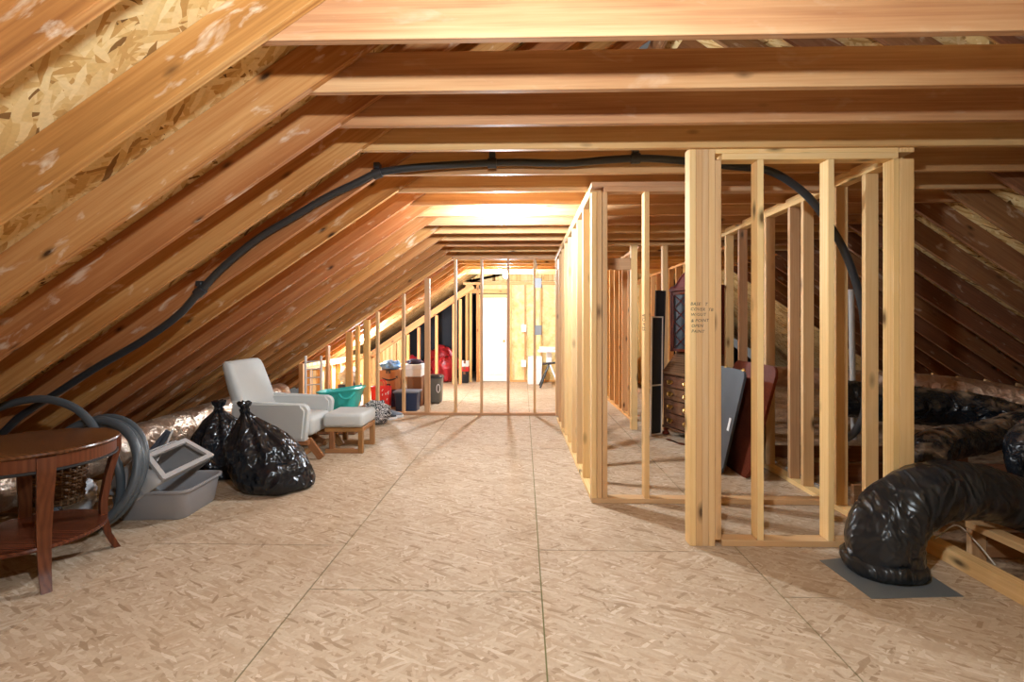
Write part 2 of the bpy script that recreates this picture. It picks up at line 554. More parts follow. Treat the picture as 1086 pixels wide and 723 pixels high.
# ------------------------------------------------------------------ ceiling joists, ends cut to the slope
JH = 0.184
jdesc = {0: 'brightly lit pale pine ceiling joist nearest the camera, at the top edge of the photo',
         3: 'ceiling joist directly over the front stud wall, its cut left end showing',
         7: 'ceiling joist just beyond the hanging bare bulb'}
for i, y in enumerate(jy[:20]):
    z = 2.475 - .0045 * min(i, 13)
    o = 0.012
    off = RH / math.cos(ANG)
    xb = XL + (z - off) / PITCH + 0.06
    xt = XL + (z + JH - off) / PITCH + 0.06
    if i == 3: xb, xt = -1.22, -1.07
    bm = bmesh.new()
    mir = 2 * XM
    prism(bm, [(xb, z), (mir - xb, z), (mir - xt, z + JH), (xt, z + JH)], 'y', y - .019, y + .019)
    bmesh.ops.bevel(bm, geom=bm.edges[:], offset=.0025, segments=1, affect='EDGES')
    ob = obj('ceiling_joist', bm, M['joist'] if i < 14 else M['stud_far'])
    lab = jdesc.get(i, 'pine ceiling joist spanning the attic overhead, %s from the camera' % NUM[i])
    tag(ob, lab, 'joist', 'ceiling joists')

# ------------------------------------------------------------------ stud walls
def stud(par, x0, x1, y0, y1, z0, z1, mat=None, name='stud'):
    """upright 2x4 filling the given box; grain runs up"""
    w, d = x1 - x0, y1 - y0
    return board(name, ((x0 + x1) / 2, (y0 + y1) / 2, z0), ((x0 + x1) / 2, (y0 + y1) / 2, z1), d, w, mat or M['stud'], par, (1, 0, 0))


def plate(par, p0, p1, w=.089, h=.038, name='top_plate', mat=None, up=(0, 0, 1)):
    return board(name, p0, p1, w, h, mat or M['stud'], par, up)


PT = 2.473                      # top of the near stud walls
SB, ST = .038, PT - .077        # foot and head of the studs
# front wall with the lettered corner post
fw = thing('stud_wall', (1.7, 3.085, 0), 'short bare stud wall nearest the camera, with handwriting on its thick corner post', 'stud wall')
ya, yb = 3.04, 3.129
plate(fw, (1.19, 3.085, PT - .019), (2.308, 3.085, PT - .019))
plate(fw, (1.232, 3.085, PT - .0575), (2.308, 3.085, PT - .0575))
plate(fw, (1.232, 3.085, .019), (2.272, 3.085, .019), name='bottom_plate')
xs = 1.033
post = None
for k in range(5):
    top = PT if k < 4 else PT - .0775
    s = stud(fw, xs + k * .0392, xs + k * .0392 + .038, ya - (.001 if k % 2 else 0), yb, 0.0 if k < 4 else .039, top if k < 4 else PT - .078, M['stud'])
    if k == 1: post = s
stud(fw, 1.450, 1.488, ya, yb, .039, ST - .001)
stud(fw, 1.880, 1.918, ya, yb, .039, ST - .001)
stud(fw, 2.275, 2.313, ya, yb, 0, ST - .001)
stud(fw, 2.316, 2.402, ya, ya + .038, 0, ST - .001)

# handwriting on the post, one line per board height
def text_mesh(name, body, size, mat, mw, parent=None, shear=0.0, ext=.0004):
    cu = bpy.data.curves.new('tmp', 'FONT')
    cu.body = body; cu.size = size; cu.shear = shear; cu.extrude = ext; cu.resolution_u = 3
    cu.space_character = 1.1
    to = bpy.data.objects.new('tmp', cu)
    COL.objects.link(to)
    dg = bpy.context.evaluated_depsgraph_get()
    me = bpy.data.meshes.new_from_object(to.evaluated_get(dg))
    bpy.data.objects.remove(to); bpy.data.curves.remove(cu)
    bm = bmesh.new(); bm.from_mesh(me); bpy.data.meshes.remove(me)
    return obj(name, bm, mat, parent, mw)


face = ya - .0016
for body, px, py in (('BASE   T', 732.2, 323.5), ('COVER  TB', 732.2, 329), ('W/GUT', 732.6, 335), ('& POINT', 732.8, 341.5), ('OPEN', 733.2, 347), ('PAINT', 733.2, 352.5)):
    p = W(px, py, face)
    text_mesh('handwriting', body, .026, M['ink'], Matrix.Translation(p) @ RZ(random.uniform(-.01, .01)) @ RX(PI / 2) @ RZ(random.uniform(-.05, .1)), post, .2)

# right-hand side wall running back from the front wall
rw = thing('stud_wall', (2.356, 4.4, 0), 'bare stud side wall running back from the duct to the leaning table tops', 'stud wall')
plate(rw, (2.358, ya, PT - .019), (2.358, 5.75, PT - .019))
plate(rw, (2.358, yb + .001, PT - .0575), (2.358, 5.75, PT - .0575))
plate(rw, (2.358, ya + .04, .019), (2.358, 5.75, .019), name='bottom_plate')
for k, y in enumerate((3.34, 3.65, 4.07, 4.27, 4.69, 5.26, 5.60)):
    stud(rw, 2.314, 2.402, y, y + .038, .039, ST - .001, M['stud_dull'] if k in (3, 5) else M['stud'])

# closet front wall
cw = thing('stud_wall', (1.3, 3.795, 0), 'closet front stud wall with one free stud between its corner and the lettered post', 'stud wall')
ya2, yb2 = 3.75, 3.839
plate(cw, (.526, 3.795, PT - .019), (2.30, 3.795, PT - .019), mat=M['stud_dull'])
plate(cw, (.62, 3.795, PT - .0575), (2.30, 3.795, PT - .0575), mat=M['stud_dull'])
plate(cw, (.526, 3.795, .019), (2.30, 3.795, .019), name='bottom_plate')
for x in (.526, .567, .609):
    stud(cw, x, x + .038, ya2, yb2, .039, (ST - .001) if x > .6 else PT - .0775)
s2 = stud(cw, .930, .968, ya2, yb2, .039, ST - .001)
text_mesh('handwriting', 'ST-4 CLR', .03, M['ink'], Matrix.Translation(W(684.2, 351, ya2 - .0006)) @ RX(PI / 2) @ RZ(PI / 2), s2, .1)
stud(cw, 1.45, 1.488, ya2, yb2, .039, ST - .001)

# long left wall of the closet: one stud behind the other beside the open floor
lw = thing('stud_wall', (.52, 5.6, 0), 'long row of closet studs edge-on to the open middle floor', 'stud wall')
def lwx(y): return .526 - (y - 3.75) * .0125
def lz(y): return PT - .016 * (y - 3.75)
p0, p1 = lwx(3.842), lwx(7.36)
plate(lw, (p0 + .0445, 3.842, lz(3.842) - .019), (p1 + .0445, 7.36, lz(7.36) - .019))
plate(lw, (p0 + .0445, 3.842, lz(3.842) - .0575), (p1 + .0445, 7.36, lz(7.36) - .0575))
plate(lw, (p0 + .0445, 3.842, .019), (p1 + .0445, 7.0, .019), name='bottom_plate')
for k, y in enumerate((4.25, 4.67, 5.08, 5.52, 5.89, 6.295, 6.70, 7.12, 7.30)):
    x = lwx(y)
    stud(lw, x, x + .089, y, y + .038, .039, lz(y) - .079, M['stud_dull'] if k in (1, 7) else M['stud'])
board('header', (lwx(6.75) + .0445, 6.745, 2.24), (lwx(7.1) + .0445, 7.115, 2.24), .06, .14, M['stud'], lw)

# far partition across the whole attic
YP = 7.38
fp = thing('stud_wall', (-1.4, YP, 0), 'far see-through stud partition whose left side follows the roof slope', 'stud wall')
zt = 2.405
xs_top = XL + (zt) / PITCH + .02
plate(fp, (xs_top, YP, zt - .019), (.60, YP, zt - .019), mat=M['stud_dull'])
plate(fp, (-2.45, YP, .019), (.49, YP, .019), name='bottom_plate', mat=M['stud_dull'])
xa = -4.1
dn = Vector((math.sin(ANG), 0, -math.cos(ANG)))
plate(fp, Vector((xa, YP, roof_l(xa))) + dn * .021, Vector((xs_top - .03, YP, roof_l(xs_top - .03))) + dn * .021, up=nL, mat=M['stud_far'])
for px, w in ((318, .07), (346, .038), (369, .085), (378, .05), (388, .085), (399.6, .038), (427.6, .038), (453, .076), (483, .038), (510.7, .038), (539, .038), (567, .038)):
    x = (px - VPX) / F * YP
    ztop = min(zt - .039, roof_l(x - w / 2) - .05)
    stud(fp, x - w / 2, x + w / 2, YP - .0445, YP + .0445, .039, ztop, M['stud_far'] if px < 395 else M['stud_dull'])
    if px < 395:
        stud(fp, x - w / 2, x + w / 2, YP - .0445, YP + .0445, 0, .0385, M['stud_far'], 'block')

# inner closet doorway wall and the short wall behind it
iw = thing('stud_wall', (1.4, 6.38, 0), 'inner closet wall with a doorway header, seen between the closet studs', 'stud wall')
plate(iw, (.60, 6.42, 2.43), (2.30, 6.42, 2.43), mat=M['stud_dull'])
board('header', (.60, 6.42, 2.17), (1.405, 6.42, 2.17), .08, .15, M['stud_dull'], iw)
for x, w in ((1.41, .082), (1.82, .066), (2.22, .06)):
    stud(iw, x, x + w, 6.38, 6.465, 0, 2.41)
dw = thing('stud_wall', (1.57, 9, 0), 'row of reddish studs beyond the closet doorway', 'stud wall')
plate(dw, (1.575, 6.48, 2.41), (1.575, 11.55, 2.41), mat=M['stud_far'])
plate(dw, (1.575, 6.95, .019), (1.575, 11.55, .019), name='bottom_plate', mat=M['stud_far'])
for y in (7.12, 7.55, 7.78, 8.2, 8.65, 9.1, 9.6, 10.1, 10.6, 11.1):
    stud(dw, 1.53, 1.62, y, y + .038, .039, 2.39, M['stud_far'])
dw2 = thing('stud_wall', (2.75, 9, 0), 'farthest row of reddish studs behind the writing desk', 'stud wall')
plate(dw2, (2.75, 6.5, 2.41), (2.75, 11.55, 2.41), mat=M['stud_far'])
plate(dw2, (2.75, 6.5, .019), (2.75, 11.55, .019), name='bottom_plate', mat=M['stud_far'])
for k in range(12):
    y = 6.55 + .42 * k
    stud(dw2, 2.70, 2.79, y, y + .038, .039, 2.39, M['stud_far'])

# ------------------------------------------------------------------ far end wall, insulated, with the white door
YE = 11.7
ew = thing('stud_wall', (.6, YE, 0), 'insulated far end wall framing around the white door', 'stud wall')
bm = bmesh.new()
box(bm, -.33, 3.6, YE + .03, YE + .12, 0, 2.42)
box(bm, -1.05, -.33, YE + .03, YE + .12, 2.12, 2.42)
bmesh.ops.subdivide_edges(bm, edges=bm.edges[:], cuts=14, use_grid_fill=True)
for v in bm.verts:
    if v.co.y < YE + .05: v.co.y += .03 * nz(v.co, 4) - .015 * abs(math.cos(v.co.x * PI / .41))
bm2 = bmesh.new(); prism(bm2, [(-1.45, 2.43), (4.6, 2.43), (XR - 3.2 / PITCH, 3.2), (XM, ZR + .1), (-1.45, roof_l(-1.45) + .2)], 'y', YE + .06, YE + .09)
tag(obj('wall_end', bm2, M['osb_roof']), 'osb panel closing the gable above the far end wall', None, None, 'structure')
tag(obj('wall_end', bm, M['insul_yellow'], None, None, True), 'yellow insulation batts filling the far end wall', None, None, 'structure')
for x in (-.30, .04, .42, .80, 1.2, 1.6, 2.0, 2.4, 2.8, 3.2):
    stud(ew, x - .019, x + .019, YE - .055, YE + .02, .039, 2.33, M['stud_far'])
for x in (-1.36, -1.27, -1.10):
    stud(ew, x - .03, x + .03, YE - .055, YE + .03, 0, 2.33, M['stud_far'])
board('header', (-1.4, YE - .015, 2.18), (-.32, YE - .015, 2.18), .06, .10, M['stud_far'], ew)
plate(ew, (-1.45, YE - .012, 2.36), (3.5, YE - .012, 2.36), mat=M['stud_far'], h=.06)
plate(ew, (-.32, YE - .012, .019), (3.5, YE - .012, .019), name='bottom_plate', mat=M['stud_far'])
# door
dr = thing('door_1', (-.70, YE, 0), 'white six-panel door in the far end wall', None)
dr['kind'] = 'structure'
bm = bmesh.new()
x0, x1 = -1.00, -.40
box(bm, x0, x1, YE - .005, YE + .03, .01, 2.02)
for (a, b) in ((1.62, 1.88), (.95, 1.52), (.16, .80)):
    for (u, w) in ((x0 + .08, -.735), (-.665, x1 - .08)):
        box(bm, u, w, YE - .017, YE - .006, a, b, .012)
        box(bm, u + .035, w - .035, YE - .024, YE - .016, a + .035, b - .035, .01)
obj('door_leaf', bm, M['white_paint'], dr)
bm = bmesh.new()
box(bm, x0 - .075, x0 - .004, YE - .03, YE + .03, 0, 2.09); box(bm, x1 + .004, x1 + .06, YE - .03, YE + .03, 0, 2.09)
box(bm, x0 - .075, x1 + .06, YE - .031, YE + .031, 2.03, 2.10)
obj('door_frame', bm, M['stud_far'], dr)
bm = bmesh.new(); lathe(bm, [(.02, 0), (.02, .03), (.03, .045), (.03, .07), (.015, .08)], 14, T(x1 - .06, YE - .006, .98) @ RX(PI / 2))
obj('door_knob', bm, M['brass'], dr, None, True)

# outlet boxes and switch boxes with cables
def outlet(px, py, Y, w, h, lab, mat, cat):
    p = W(px, py, Y)
    th = thing('outlet_box', p, lab, cat, 'electrical boxes')
    bm = bmesh.new(); box(bm, -w / 2, w / 2, 0, .045, -h / 2, h / 2, .006); obj('box_body', bm, mat, th, WM[th.name])
    bm = bmesh.new(); box(bm, -w / 2 - .008, w / 2 + .008, -.006, -.0005, -h / 2 - .008, h / 2 + .008, .004); obj('cover_plate', bm, M['white'] if mat != M['box_metal'] else mat, th, WM[th.name])
    return th
outlet(555.5, 348, YE - .11, .10, .15, 'upper white outlet box on a stud right of the white door', M['white'], 'outlet')
outlet(555.3, 385.3, YE - .11, .10, .15, 'lower white outlet box on a stud right of the white door', M['white'], 'outlet')
outlet(570.8, 300, YP - .095, .085, .13, 'upper grey metal box on the right end of the far partition', M['box_metal'], 'outlet')
outlet(570.9, 350, YP - .095, .085, .13, 'lower grey metal box on the right end of the far partition', M['box_metal'], 'outlet')
bm = bmesh.new()
a = W(572.5, 303, YP - .07); b = W(572.5, 347, YP - .07)
c = W(568.2, 276, YP - .07)
tube(bm, spline([c, W(570, 288, YP - .07), a], 5), .006, 8)
tag(obj('electrical_cable', bm, M['cord_white'], None, None, True), 'white cable looping from the partition top to the upper grey box', 'cable')
bm = bmesh.new()
tube(bm, spline([a - Vector((0, 0, .07)), W(573, 325, YP - .07), b + Vector((0, 0, .07))], 5), .006, 8)
tag(obj('electrical_cable', bm, M['cord_white'], None, None, True), 'white cable running between the two grey boxes', 'cable')

# ------------------------------------------------------------------ gable framing left of the door, with the dark wing behind
YG = 11.15
gf = thing('gable_framing', (-2.3, YG, 0), 'sloping double beam on studs in front of the dark wing left of the white door', 'gable framing')
g0, g1 = -3.9, -1.2
for k in (0, 1):
    board('beam', Vector((g0, YG + .045 * k, roof_l(g0))) + dn * (.075), Vector((g1, YG + .045 * k, roof_l(g1))) + dn * .075, .04, .14, M['stud_far'], gf, nL)
for px in (418, 424, 432, 443.5, 462.6, 481, 488):
    x = (px - VPX) / F * YG
    stud(gf, x - .03, x + .03, YG - .02, YG + .065, 0, roof_l(x - .03) - .18, M['stud_far'])
bm = bmesh.new()
xg = (428 - VPX) / F * YG
prism(bm, [(-4.9, -.05), (xg, -.05), (xg, roof_l(xg) - .17), (-4.9, -.04 + .01)], 'y', YG + .07, YG + .085)
tag(obj('wall_gable', bm, M['osb_roof']), 'lamp-lit osb gable panel low on the far left', None, None, 'structure')
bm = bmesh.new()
box(bm, -4.6, -1.30, YG + 1.3, YG + 1.34, -.02, 2.6)  # dark sheet where the wing is only unlit
tag(obj('wall_wing', bm, M['dark']), 'near-black wall standing for the unlit depth of the wing left of the door', None, None, 'structure')
# low knee wall on the left of the far room
kw = thing('knee_wall', (-3.55, 9.2, 0), 'low lamp-lit knee wall framing left of the cartons', 'knee wall')
plate(kw, (-3.4, 7.45, .019), (-3.4, YG - .1, .019), name='bottom_plate', mat=M['stud_far'])
plate(kw, (-3.4, 7.45, .68), (-3.4, YG - .1, .68), mat=M['stud_far'])
for k in range(9):
    y = 7.6 + .42 * k
    stud(kw, -3.44, -3.36, y, y + .038, .039, .66, M['stud_far'])
bm = bmesh.new(); box(bm, -3.47, -3.45, 7.45, YG, 0, .75)
obj('osb_backing', bm, M['osb_roof'], kw)

# ------------------------------------------------------------------ loose-fill insulation under the eaves
def insul(x0, x1, y0, y1, zb, amp, lab, name, step=.09):
    bm = bmesh.new()
    nx, ny = int((x1 - x0) / step), int((y1 - y0) / step)
    g = []
    for i in range(nx + 1):
        row = []
        for j in range(ny + 1):
            x, y = x0 + (x1 - x0) * i / nx, y0 + (y1 - y0) * j / ny
            z = zb + amp * (nz((x, y, 0), 1.3, 3) + .5 * nz((x, y, 0), 4, 9) + .25 * nz((x, y, 1), 11, 2))
            row.append(bm.verts.new((x, y, z)))
        g.append(row)
    for i in range(nx):
        for j in range(ny):
            bm.faces.new((g[i][j], g[i + 1][j], g[i + 1][j + 1], g[i][j + 1]))
    return tag(obj(name, bm, M['insul_brown'], None, None, True, 180), lab, 'insulation', None, 'stuff')
insul(2.56, XR - .02, -.5, YF - .1, -.05, .10, 'brown loose insulation covering the bay under the right eave', 'loose_insulation')
insul(XL + .02, -3.2, -.5, YF - .1, -.16, .06, 'dusty loose insulation in the bays under the left eave', 'loose_insulation')

# left floor framing showing beyond the deck edge
for k, y in enumerate((2.2, 2.95, 3.38, 3.78, 4.2, 4.62, 5.04)):
    o = board('floor_joist', (-4.6, y, -.06), (-3.17, y, -.06), .04, .12, M['stud_dull'], None, (0, 0, 1))
    tag(o, 'floor joist end past the left deck edge behind the round table, %s from the camera' % NUM[k], 'joist', 'left eave floor joists')

# curb and small frame on the right edge
o = board('curb_board', (2.475, .9, .045), (2.475, 3.62, .045), .075, .088, M['stud'], None, (0, 0, 1))
tag(o, 'long lumber curb along the right edge of the deck, passing under the big black duct', 'curb')
sf = thing('lumber_frame', (3.0, 2.6, 0), 'small open lumber frame in the insulation right of the curb', 'lumber frame')
board('top_rail', (2.715, 1.5, .172), (2.715, 3.0, .172), .09, .038, M['stud'], sf)
board('end_post', (2.715, 2.975, -.09), (2.715, 2.975, .152), .04, .085, M['stud_dull'], sf, (1, 0, 0))
board('side_panel', (2.765, 2.98, .06), (3.5, 2.98, .06), .036, .15, M['rafter_r'], sf)
board('cross_rail', (2.765, 2.55, .05), (3.6, 2.55, .05), .036, .14, M['stud_dull'], sf)
# crawl-space joists in the right bay
for k, y in enumerate((3.9, 4.5, 5.15)):
    o = board('floor_joist', (2.6, y, .03), (4.6, y, .03), .04, .16, M['rafter_r'], None, (0, 0, 1))
    tag(o, 'dark floor joist in insulation behind the right side wall, %s from the camera' % NUM[k], 'joist', 'right bay floor joists')
# ================================================================== THINGS ON THE LEFT
# ---- round end table
tb = thing('round_table', (-2.745, 2.66, 0), 'glossy cherry-red round side table with a lower shelf at the left edge', 'table')
R0 = .375
bm = bmesh.new(); lathe(bm, [(R0 - .03, .694), (R0 - .012, .694), (R0, .700), (R0 + .004, .708), (R0, .716), (R0 - .012, .72), (R0 - .03, .7205)], 64, T(-2.745, 2.66, 0))
obj('tabletop', bm, M['cherry'], tb, None, True)
bm = bmesh.new()
rr = [[(R0 - .022, .628), (R0 - .014, .628), (R0 - .014, .693), (R0 - .034, .693), (R0 - .034, .628)]]
prof = rr[0]
rings = []
for k in range(64):
    a = 2 * PI * k / 64
    rings.append([(-2.745 + r * math.cos(a), 2.66 + r * math.sin(a), z) for r, z in prof])
loft(bm, rings + [rings[0]], cap=False)
bmesh.ops.remove_doubles(bm, verts=bm.verts, dist=1e-5)
obj('apron', bm, M['cherry_up'], tb, None, True)
bm = bmesh.new()
ring = [(R0 - .012, .612), (R0 - .004, .618), (R0 - .004, .626), (R0 - .014, .6275), (R0 - .03, .62)]
rings = [[(-2.745 + r * math.cos(2 * PI * k / 64), 2.66 + r * math.sin(2 * PI * k / 64), z) for r, z in ring] for k in range(64)]
loft(bm, rings + [rings[0]], cap=False)
bmesh.ops.remove_doubles(bm, verts=bm.verts, dist=1e-5)
obj('dark_bead', bm, M['ink'], tb, None, True)
bm = bmesh.new(); lathe(bm, [(.30, .195), (.318, .2), (.322, .21), (.318, .221), (.30, .2225)], 56, T(-2.745, 2.66, 0))
obj('shelf', bm, M['cherry'], tb, None, True)
for k in range(4):
    a = math.radians(-37 + 90 * k)
    bm = bmesh.new()
    # sabre leg: narrow section swept down, in at the shelf and out at the foot
    secs = [(.694, R0 - .006, .030, .076), (.62, R0 - .006, .032, .074), (.45, R0 - .048, .033, .066), (.30, R0 - .072, .034, .060),
            (.20, R0 - .070, .034, .056), (.10, R0 - .05, .034, .050), (.03, R0 - .02, .034, .046), (0.0, R0 - .005, .034, .044)]
    zs = [s[0] for s in secs]
    rings = []
    for i in range(29):
        z = .694 * (1 - i / 28)
        j = max(0, next((q for q in range(len(zs) - 1) if zs[q] >= z >= zs[q + 1]), len(zs) - 2))
        f = (zs[j] - z) / (zs[j] - zs[j + 1])
        f = f * f * (3 - 2 * f) if 0 else f
        r, t_, w_ = [secs[j][q] + (secs[j + 1][q] - secs[j][q]) * f for q in (1, 2, 3)]
        cs = []
        for (u, v) in ((-.5, -.5), (.5, -.5), (.5, .5), (-.5, .5)):
            x = r + u * t_; y = v * w_
            cs.append((-2.745 + x * math.cos(a) - y * math.sin(a), 2.66 + x * math.sin(a) + y * math.cos(a), z))
        rings.append(cs)
    loft(bm, rings)
    bmesh.ops.bevel(bm, geom=[e for e in bm.edges if abs((e.verts[0].co - e.verts[1].co).z) > .015], offset=.004, segments=2, affect='EDGES')
    obj('leg', bm, M['cherry_up'], tb, None, True, 50)

# ---- coiled hose standing behind the table
hc = thing('hose_coil', (-2.95, 3.22, 0), 'coil of thick grey-black hose leaning behind the round table', 'hose')
bm = bmesh.new()
path = []
N = 4 * 40
for i in range(N + 1):
    t = i / N
    a = 2 * PI * 4 * t - 1.2
    r = .335 + .018 * math.sin(5 * t * PI)
    cx, cz = -2.93 + .02 * math.sin(7 * t), .365
    y = 3.16 + .14 * t
    path.append((cx + r * math.cos(a), y + .10 * math.sin(a) , max(.032, cz + r * math.sin(a))))
tube(bm, path, .027, 10)
obj('coil', bm, M['hose_grey'], hc, None, True)
bm = bmesh.new()
pts = [W(-60, 470, 3.3), W(-25, 445, 3.28), W(8, 429, 3.26), W(45, 423, 3.25), W(80, 433, 3.24), W(104, 458, 3.22), W(124, 490, 3.2), W(128, 520, 3.2), W(122, 548, 3.2)]
tube(bm, spline(pts, 8), .026, 10)
obj('loose_loop', bm, M['hose_grey'], hc, None, True)

# ---- hose tied along the ceiling and down the rafter
hz = thing('hanging_hose', W(400, 182, 3.42), 'long black hose strapped across the joists and down the left rafters', 'hose')
hp = [W(-40, 486, 3.41), W(0, 461, 3.41), W(22, 441, 3.41), W(60, 417, 3.41), W(100, 391, 3.41), W(150, 362, 3.41), W(188, 335, 3.41), W(212, 309, 3.41), W(238, 282, 3.41), W(275, 252, 3.41),
      W(310, 231, 3.41), W(345, 210, 3.41), W(380, 193, 3.41), W(402, 183, 3.41), W(440, 177.5, 3.41), W(490, 174, 3.41), W(545, 172, 3.41),
      W(600, 173, 3.41), W(650, 169, 3.41), W(690, 168, 3.41), W(730, 171, 3.41), W(775, 176, 3.41), W(812, 180, 3.41), W(838, 193, 3.45), W(862, 214, 3.47),
      W(885, 247, 3.52), W(898, 272, 3.53), W(906, 294, 3.54), W(913, 320, 3.55), W(917, 350, 3.56), W(918, 400, 3.56), W(917, 435, 3.56), W(908, 456, 3.60), W(896, 466, 3.76), W(884, 471, 3.85), W(872, 474, 3.95)]
bm = bmesh.new(); tube(bm, spline(hp, 6), .026, 12)
obj('hose_run', bm, M['hose'], hz, None, True)
for (px, py, dx, dy) in ((400, 184, 1, -.35), (522, 173, 1, 0), (674, 168, 1, -.05), (212, 309, 1, -.95)):
    bm = bmesh.new()
    d = Vector((dx, 0, -dy)).normalized()
    p = W(px, py, 3.405)
    tube(bm, [p - d * .03, p + d * .03], .036, 14)
    box(bm, -.022, .022, -.02, .035, .035, .075, .004, 1, Matrix.Translation(p))
    obj('pipe_strap', bm, M['hose'], hz, None, True)

# ---- foil duct under the left eave
bm = bmesh.new()
pts = [(-3.62, 2.75, .24), (-3.62, 3.4, .25), (-3.62, 4.2, .27), (-3.62, 5.0, .29), (-3.63, 5.8, .31), (-3.64, 6.6, .32), (-3.66, 7.22, .33)]
tube(bm, spline(pts, 26), .165, 26, fn=lambda s, a: 1 + .05 * nz((s * 4, math.cos(a), math.sin(a)), 2.0) + .03 * nz((s * 9, math.cos(a) * 2, math.sin(a) * 2), 3.0) - .04 * (math.sin(s * 14) > .93))
tag(obj('foil_duct', bm, M['foil'], None, None, True, 180), 'shiny foil-wrapped duct lying under the left rafters behind the chair', 'duct')

# ---- litter box
lb = thing('litter_box', (-2.645, 3.56, 0), 'grey cat litter box with its pale hood tipped into the tray', 'litter box', None, .06)
def chamf(x0, x1, y0, y1, c):
    return [(x0 + c, y0), (x1 - c, y0), (x1, y0 + c), (x1, y1 - c), (x1 - c, y1), (x0 + c, y1), (x0, y1 - c), (x0, y0 + c)]
def rr8(hx, hy, c, n=4):
    return rrect(2 * hx, 2 * hy, c, n)
bm = bmesh.new()
rg = [(.20, .17, .012, .05), (.235, .205, .0, .06), (.245, .215, .015, .07), (.268, .24, .19, .075), (.285, .255, .195, .08), (.285, .255, .212, .08), (.275, .245, .215, .08),
      (.262, .232, .205, .075), (.238, .207, .03, .07), (.20, .17, .028, .05)]
loft(bm, [[(x, y, z) for x, y in rr8(hx, hy, c)] for hx, hy, z, c in rg])
obj('tray', bm, M['litter'], lb, lbm(lb, Matrix.Identity(4)), True, 50)
# hood: bowl-like shell, tilted, with a large open mouth
hm = lbm(lb, T(-.08, .02, .24) @ RZ(-.25) @ RY(-.62) @ RX(.12))
hood = None
bm = bmesh.new()
rg = [(.235, .25, -.10, .07), (.245, .26, -.085, .08), (.225, .24, .02, .08), (.19, .205, .13, .075), (.165, .18, .165, .07), (.14, .15, .178, .06)]
R = loft(bm, [[(x, y, z) for x, y in rr8(hx, hy, c, 4)] for hx, hy, z, c in rg], cap=False)
bm.faces.new(R[-1])
bm.normal_update()
# cut the mouth: remove the +x side faces of the middle bands
kill = [f for f in bm.faces if f.calc_center_median().x > .155 and abs(f.calc_center_median().y) < .2 and -.08 < f.calc_center_median().z < .16]
bmesh.ops.delete(bm, geom=kill, context='FACES')
hood = obj('hood', bm, M['litter_lid'], lb, hm, True, 60)
sm = hood.modifiers.new('thick', 'SOLIDIFY'); sm.thickness = .007; sm.offset = -1
# raised rim around the mouth
bm = bmesh.new()
fr = [(.258, -.215, -.075), (.258, .215, -.075), (.197, .165, .125), (.197, -.165, .125)]
def strip(a, b, w, h):
    a, b = Vector(a), Vector(b)
    d = (b - a).normalized(); n = Vector((.95, 0, .3)); s = d.cross(n).normalized()
    e = d * w * .4
    loft(bm, [[p + s * w / 2 + n * h / 2, p + s * w / 2 - n * h / 2, p - s * w / 2 - n * h / 2, p - s * w / 2 + n * h / 2] for p in (a - e, b + e)])
for a, b in zip(fr, fr[1:] + fr[:1]): strip(a, b, .036, .022)
obj('mouth_rim', bm, M['litter_lid'], lb, hm, False)
# flap door of the hood leaning at the back, dark filter grille with pale edge
bm = bmesh.new()
a, b, c_, d_ = W(177, 455, 3.66), W(146, 493, 3.50), W(156, 494, 3.54), W(183, 459, 3.70)
for off, grow in ((0, 0),):
    loft(bm, [[a, d_, c_, b], [p + Vector((.004, -.016, .004)) for p in (a, d_, c_, b)]])
obj('flap', bm, M['filter'], lb, None)
bm = bmesh.new()
tube(bm, [W(183, 456, 3.66), W(177, 470, 3.60), W(166, 489, 3.52)], .007, 8)
obj('flap_edge', bm, M['litter_lid'], lb, None, True)

# ---- white plastic lid and bag of wicker behind the table
bm = bmesh.new()
loft(bm, [[(x, y, z) for x, y in rrect(w_, d_, r_, 5)] for w_, d_, r_, z in ((.40, .32, .10, 0), (.43, .35, .12, .012), (.43, .35, .12, .05), (.38, .30, .1, .075), (.2, .15, .06, .08))])
o = obj('toilet_seat', bm, M['white'], None, T(-3.10, 4.0, .14) @ RY(.1) @ RX(.5), True, 50)
tag(o, 'white rounded plastic seat lying between the hose coil and the litter box', 'seat')
# wicker basket of tangled cord
wb = thing('wicker_basket', (-2.98, 3.30 - .25, .0), 'dark brown tangled wicker basket under the far side of the round table', 'basket')
bm = bmesh.new()
cx, cy = -3.02, 3.06
for k in range(9):
    z = .265 + .022 * k
    pth = []
    for i in range(49):
        a = 2 * PI * i / 48
        r = .135 + .02 * k / 9 + .008 * math.sin(a * 12 + k * PI)
        pth.append((cx + r * math.cos(a) * 1.15, cy + r * math.sin(a) * .75, z))
    tube(bm, pth[:-1], .011, 6, True)
for k in range(24):
    a = 2 * PI * k / 24
    tube(bm, [(cx + .137 * math.cos(a) * 1.15, cy + .137 * math.sin(a) * .75, .235), (cx + .158 * math.cos(a) * 1.15, cy + .158 * math.sin(a) * .75, .47)], .007, 6)
lathe(bm, [(.12, .225), (.14, .24), (.12, .25)], 24, T(cx, cy, 0) @ Matrix.Diagonal((1.15, .75, 1, 1)))
obj('weave', bm, M['cord_brown'], wb, None, True)
for k in range(7):
    bm = bmesh.new()
    pth = [(cx + .13 * math.cos(k + i * 1.3) * (.5 + .5 * random.random()), cy + .08 * math.sin(k + i * 1.3), .45 + .12 * random.random()) for i in range(7)]
    tube(bm, spline(pth, 6), .007, 6)
    obj('loose_strand', bm, M['cord_brown'], wb, None, True)
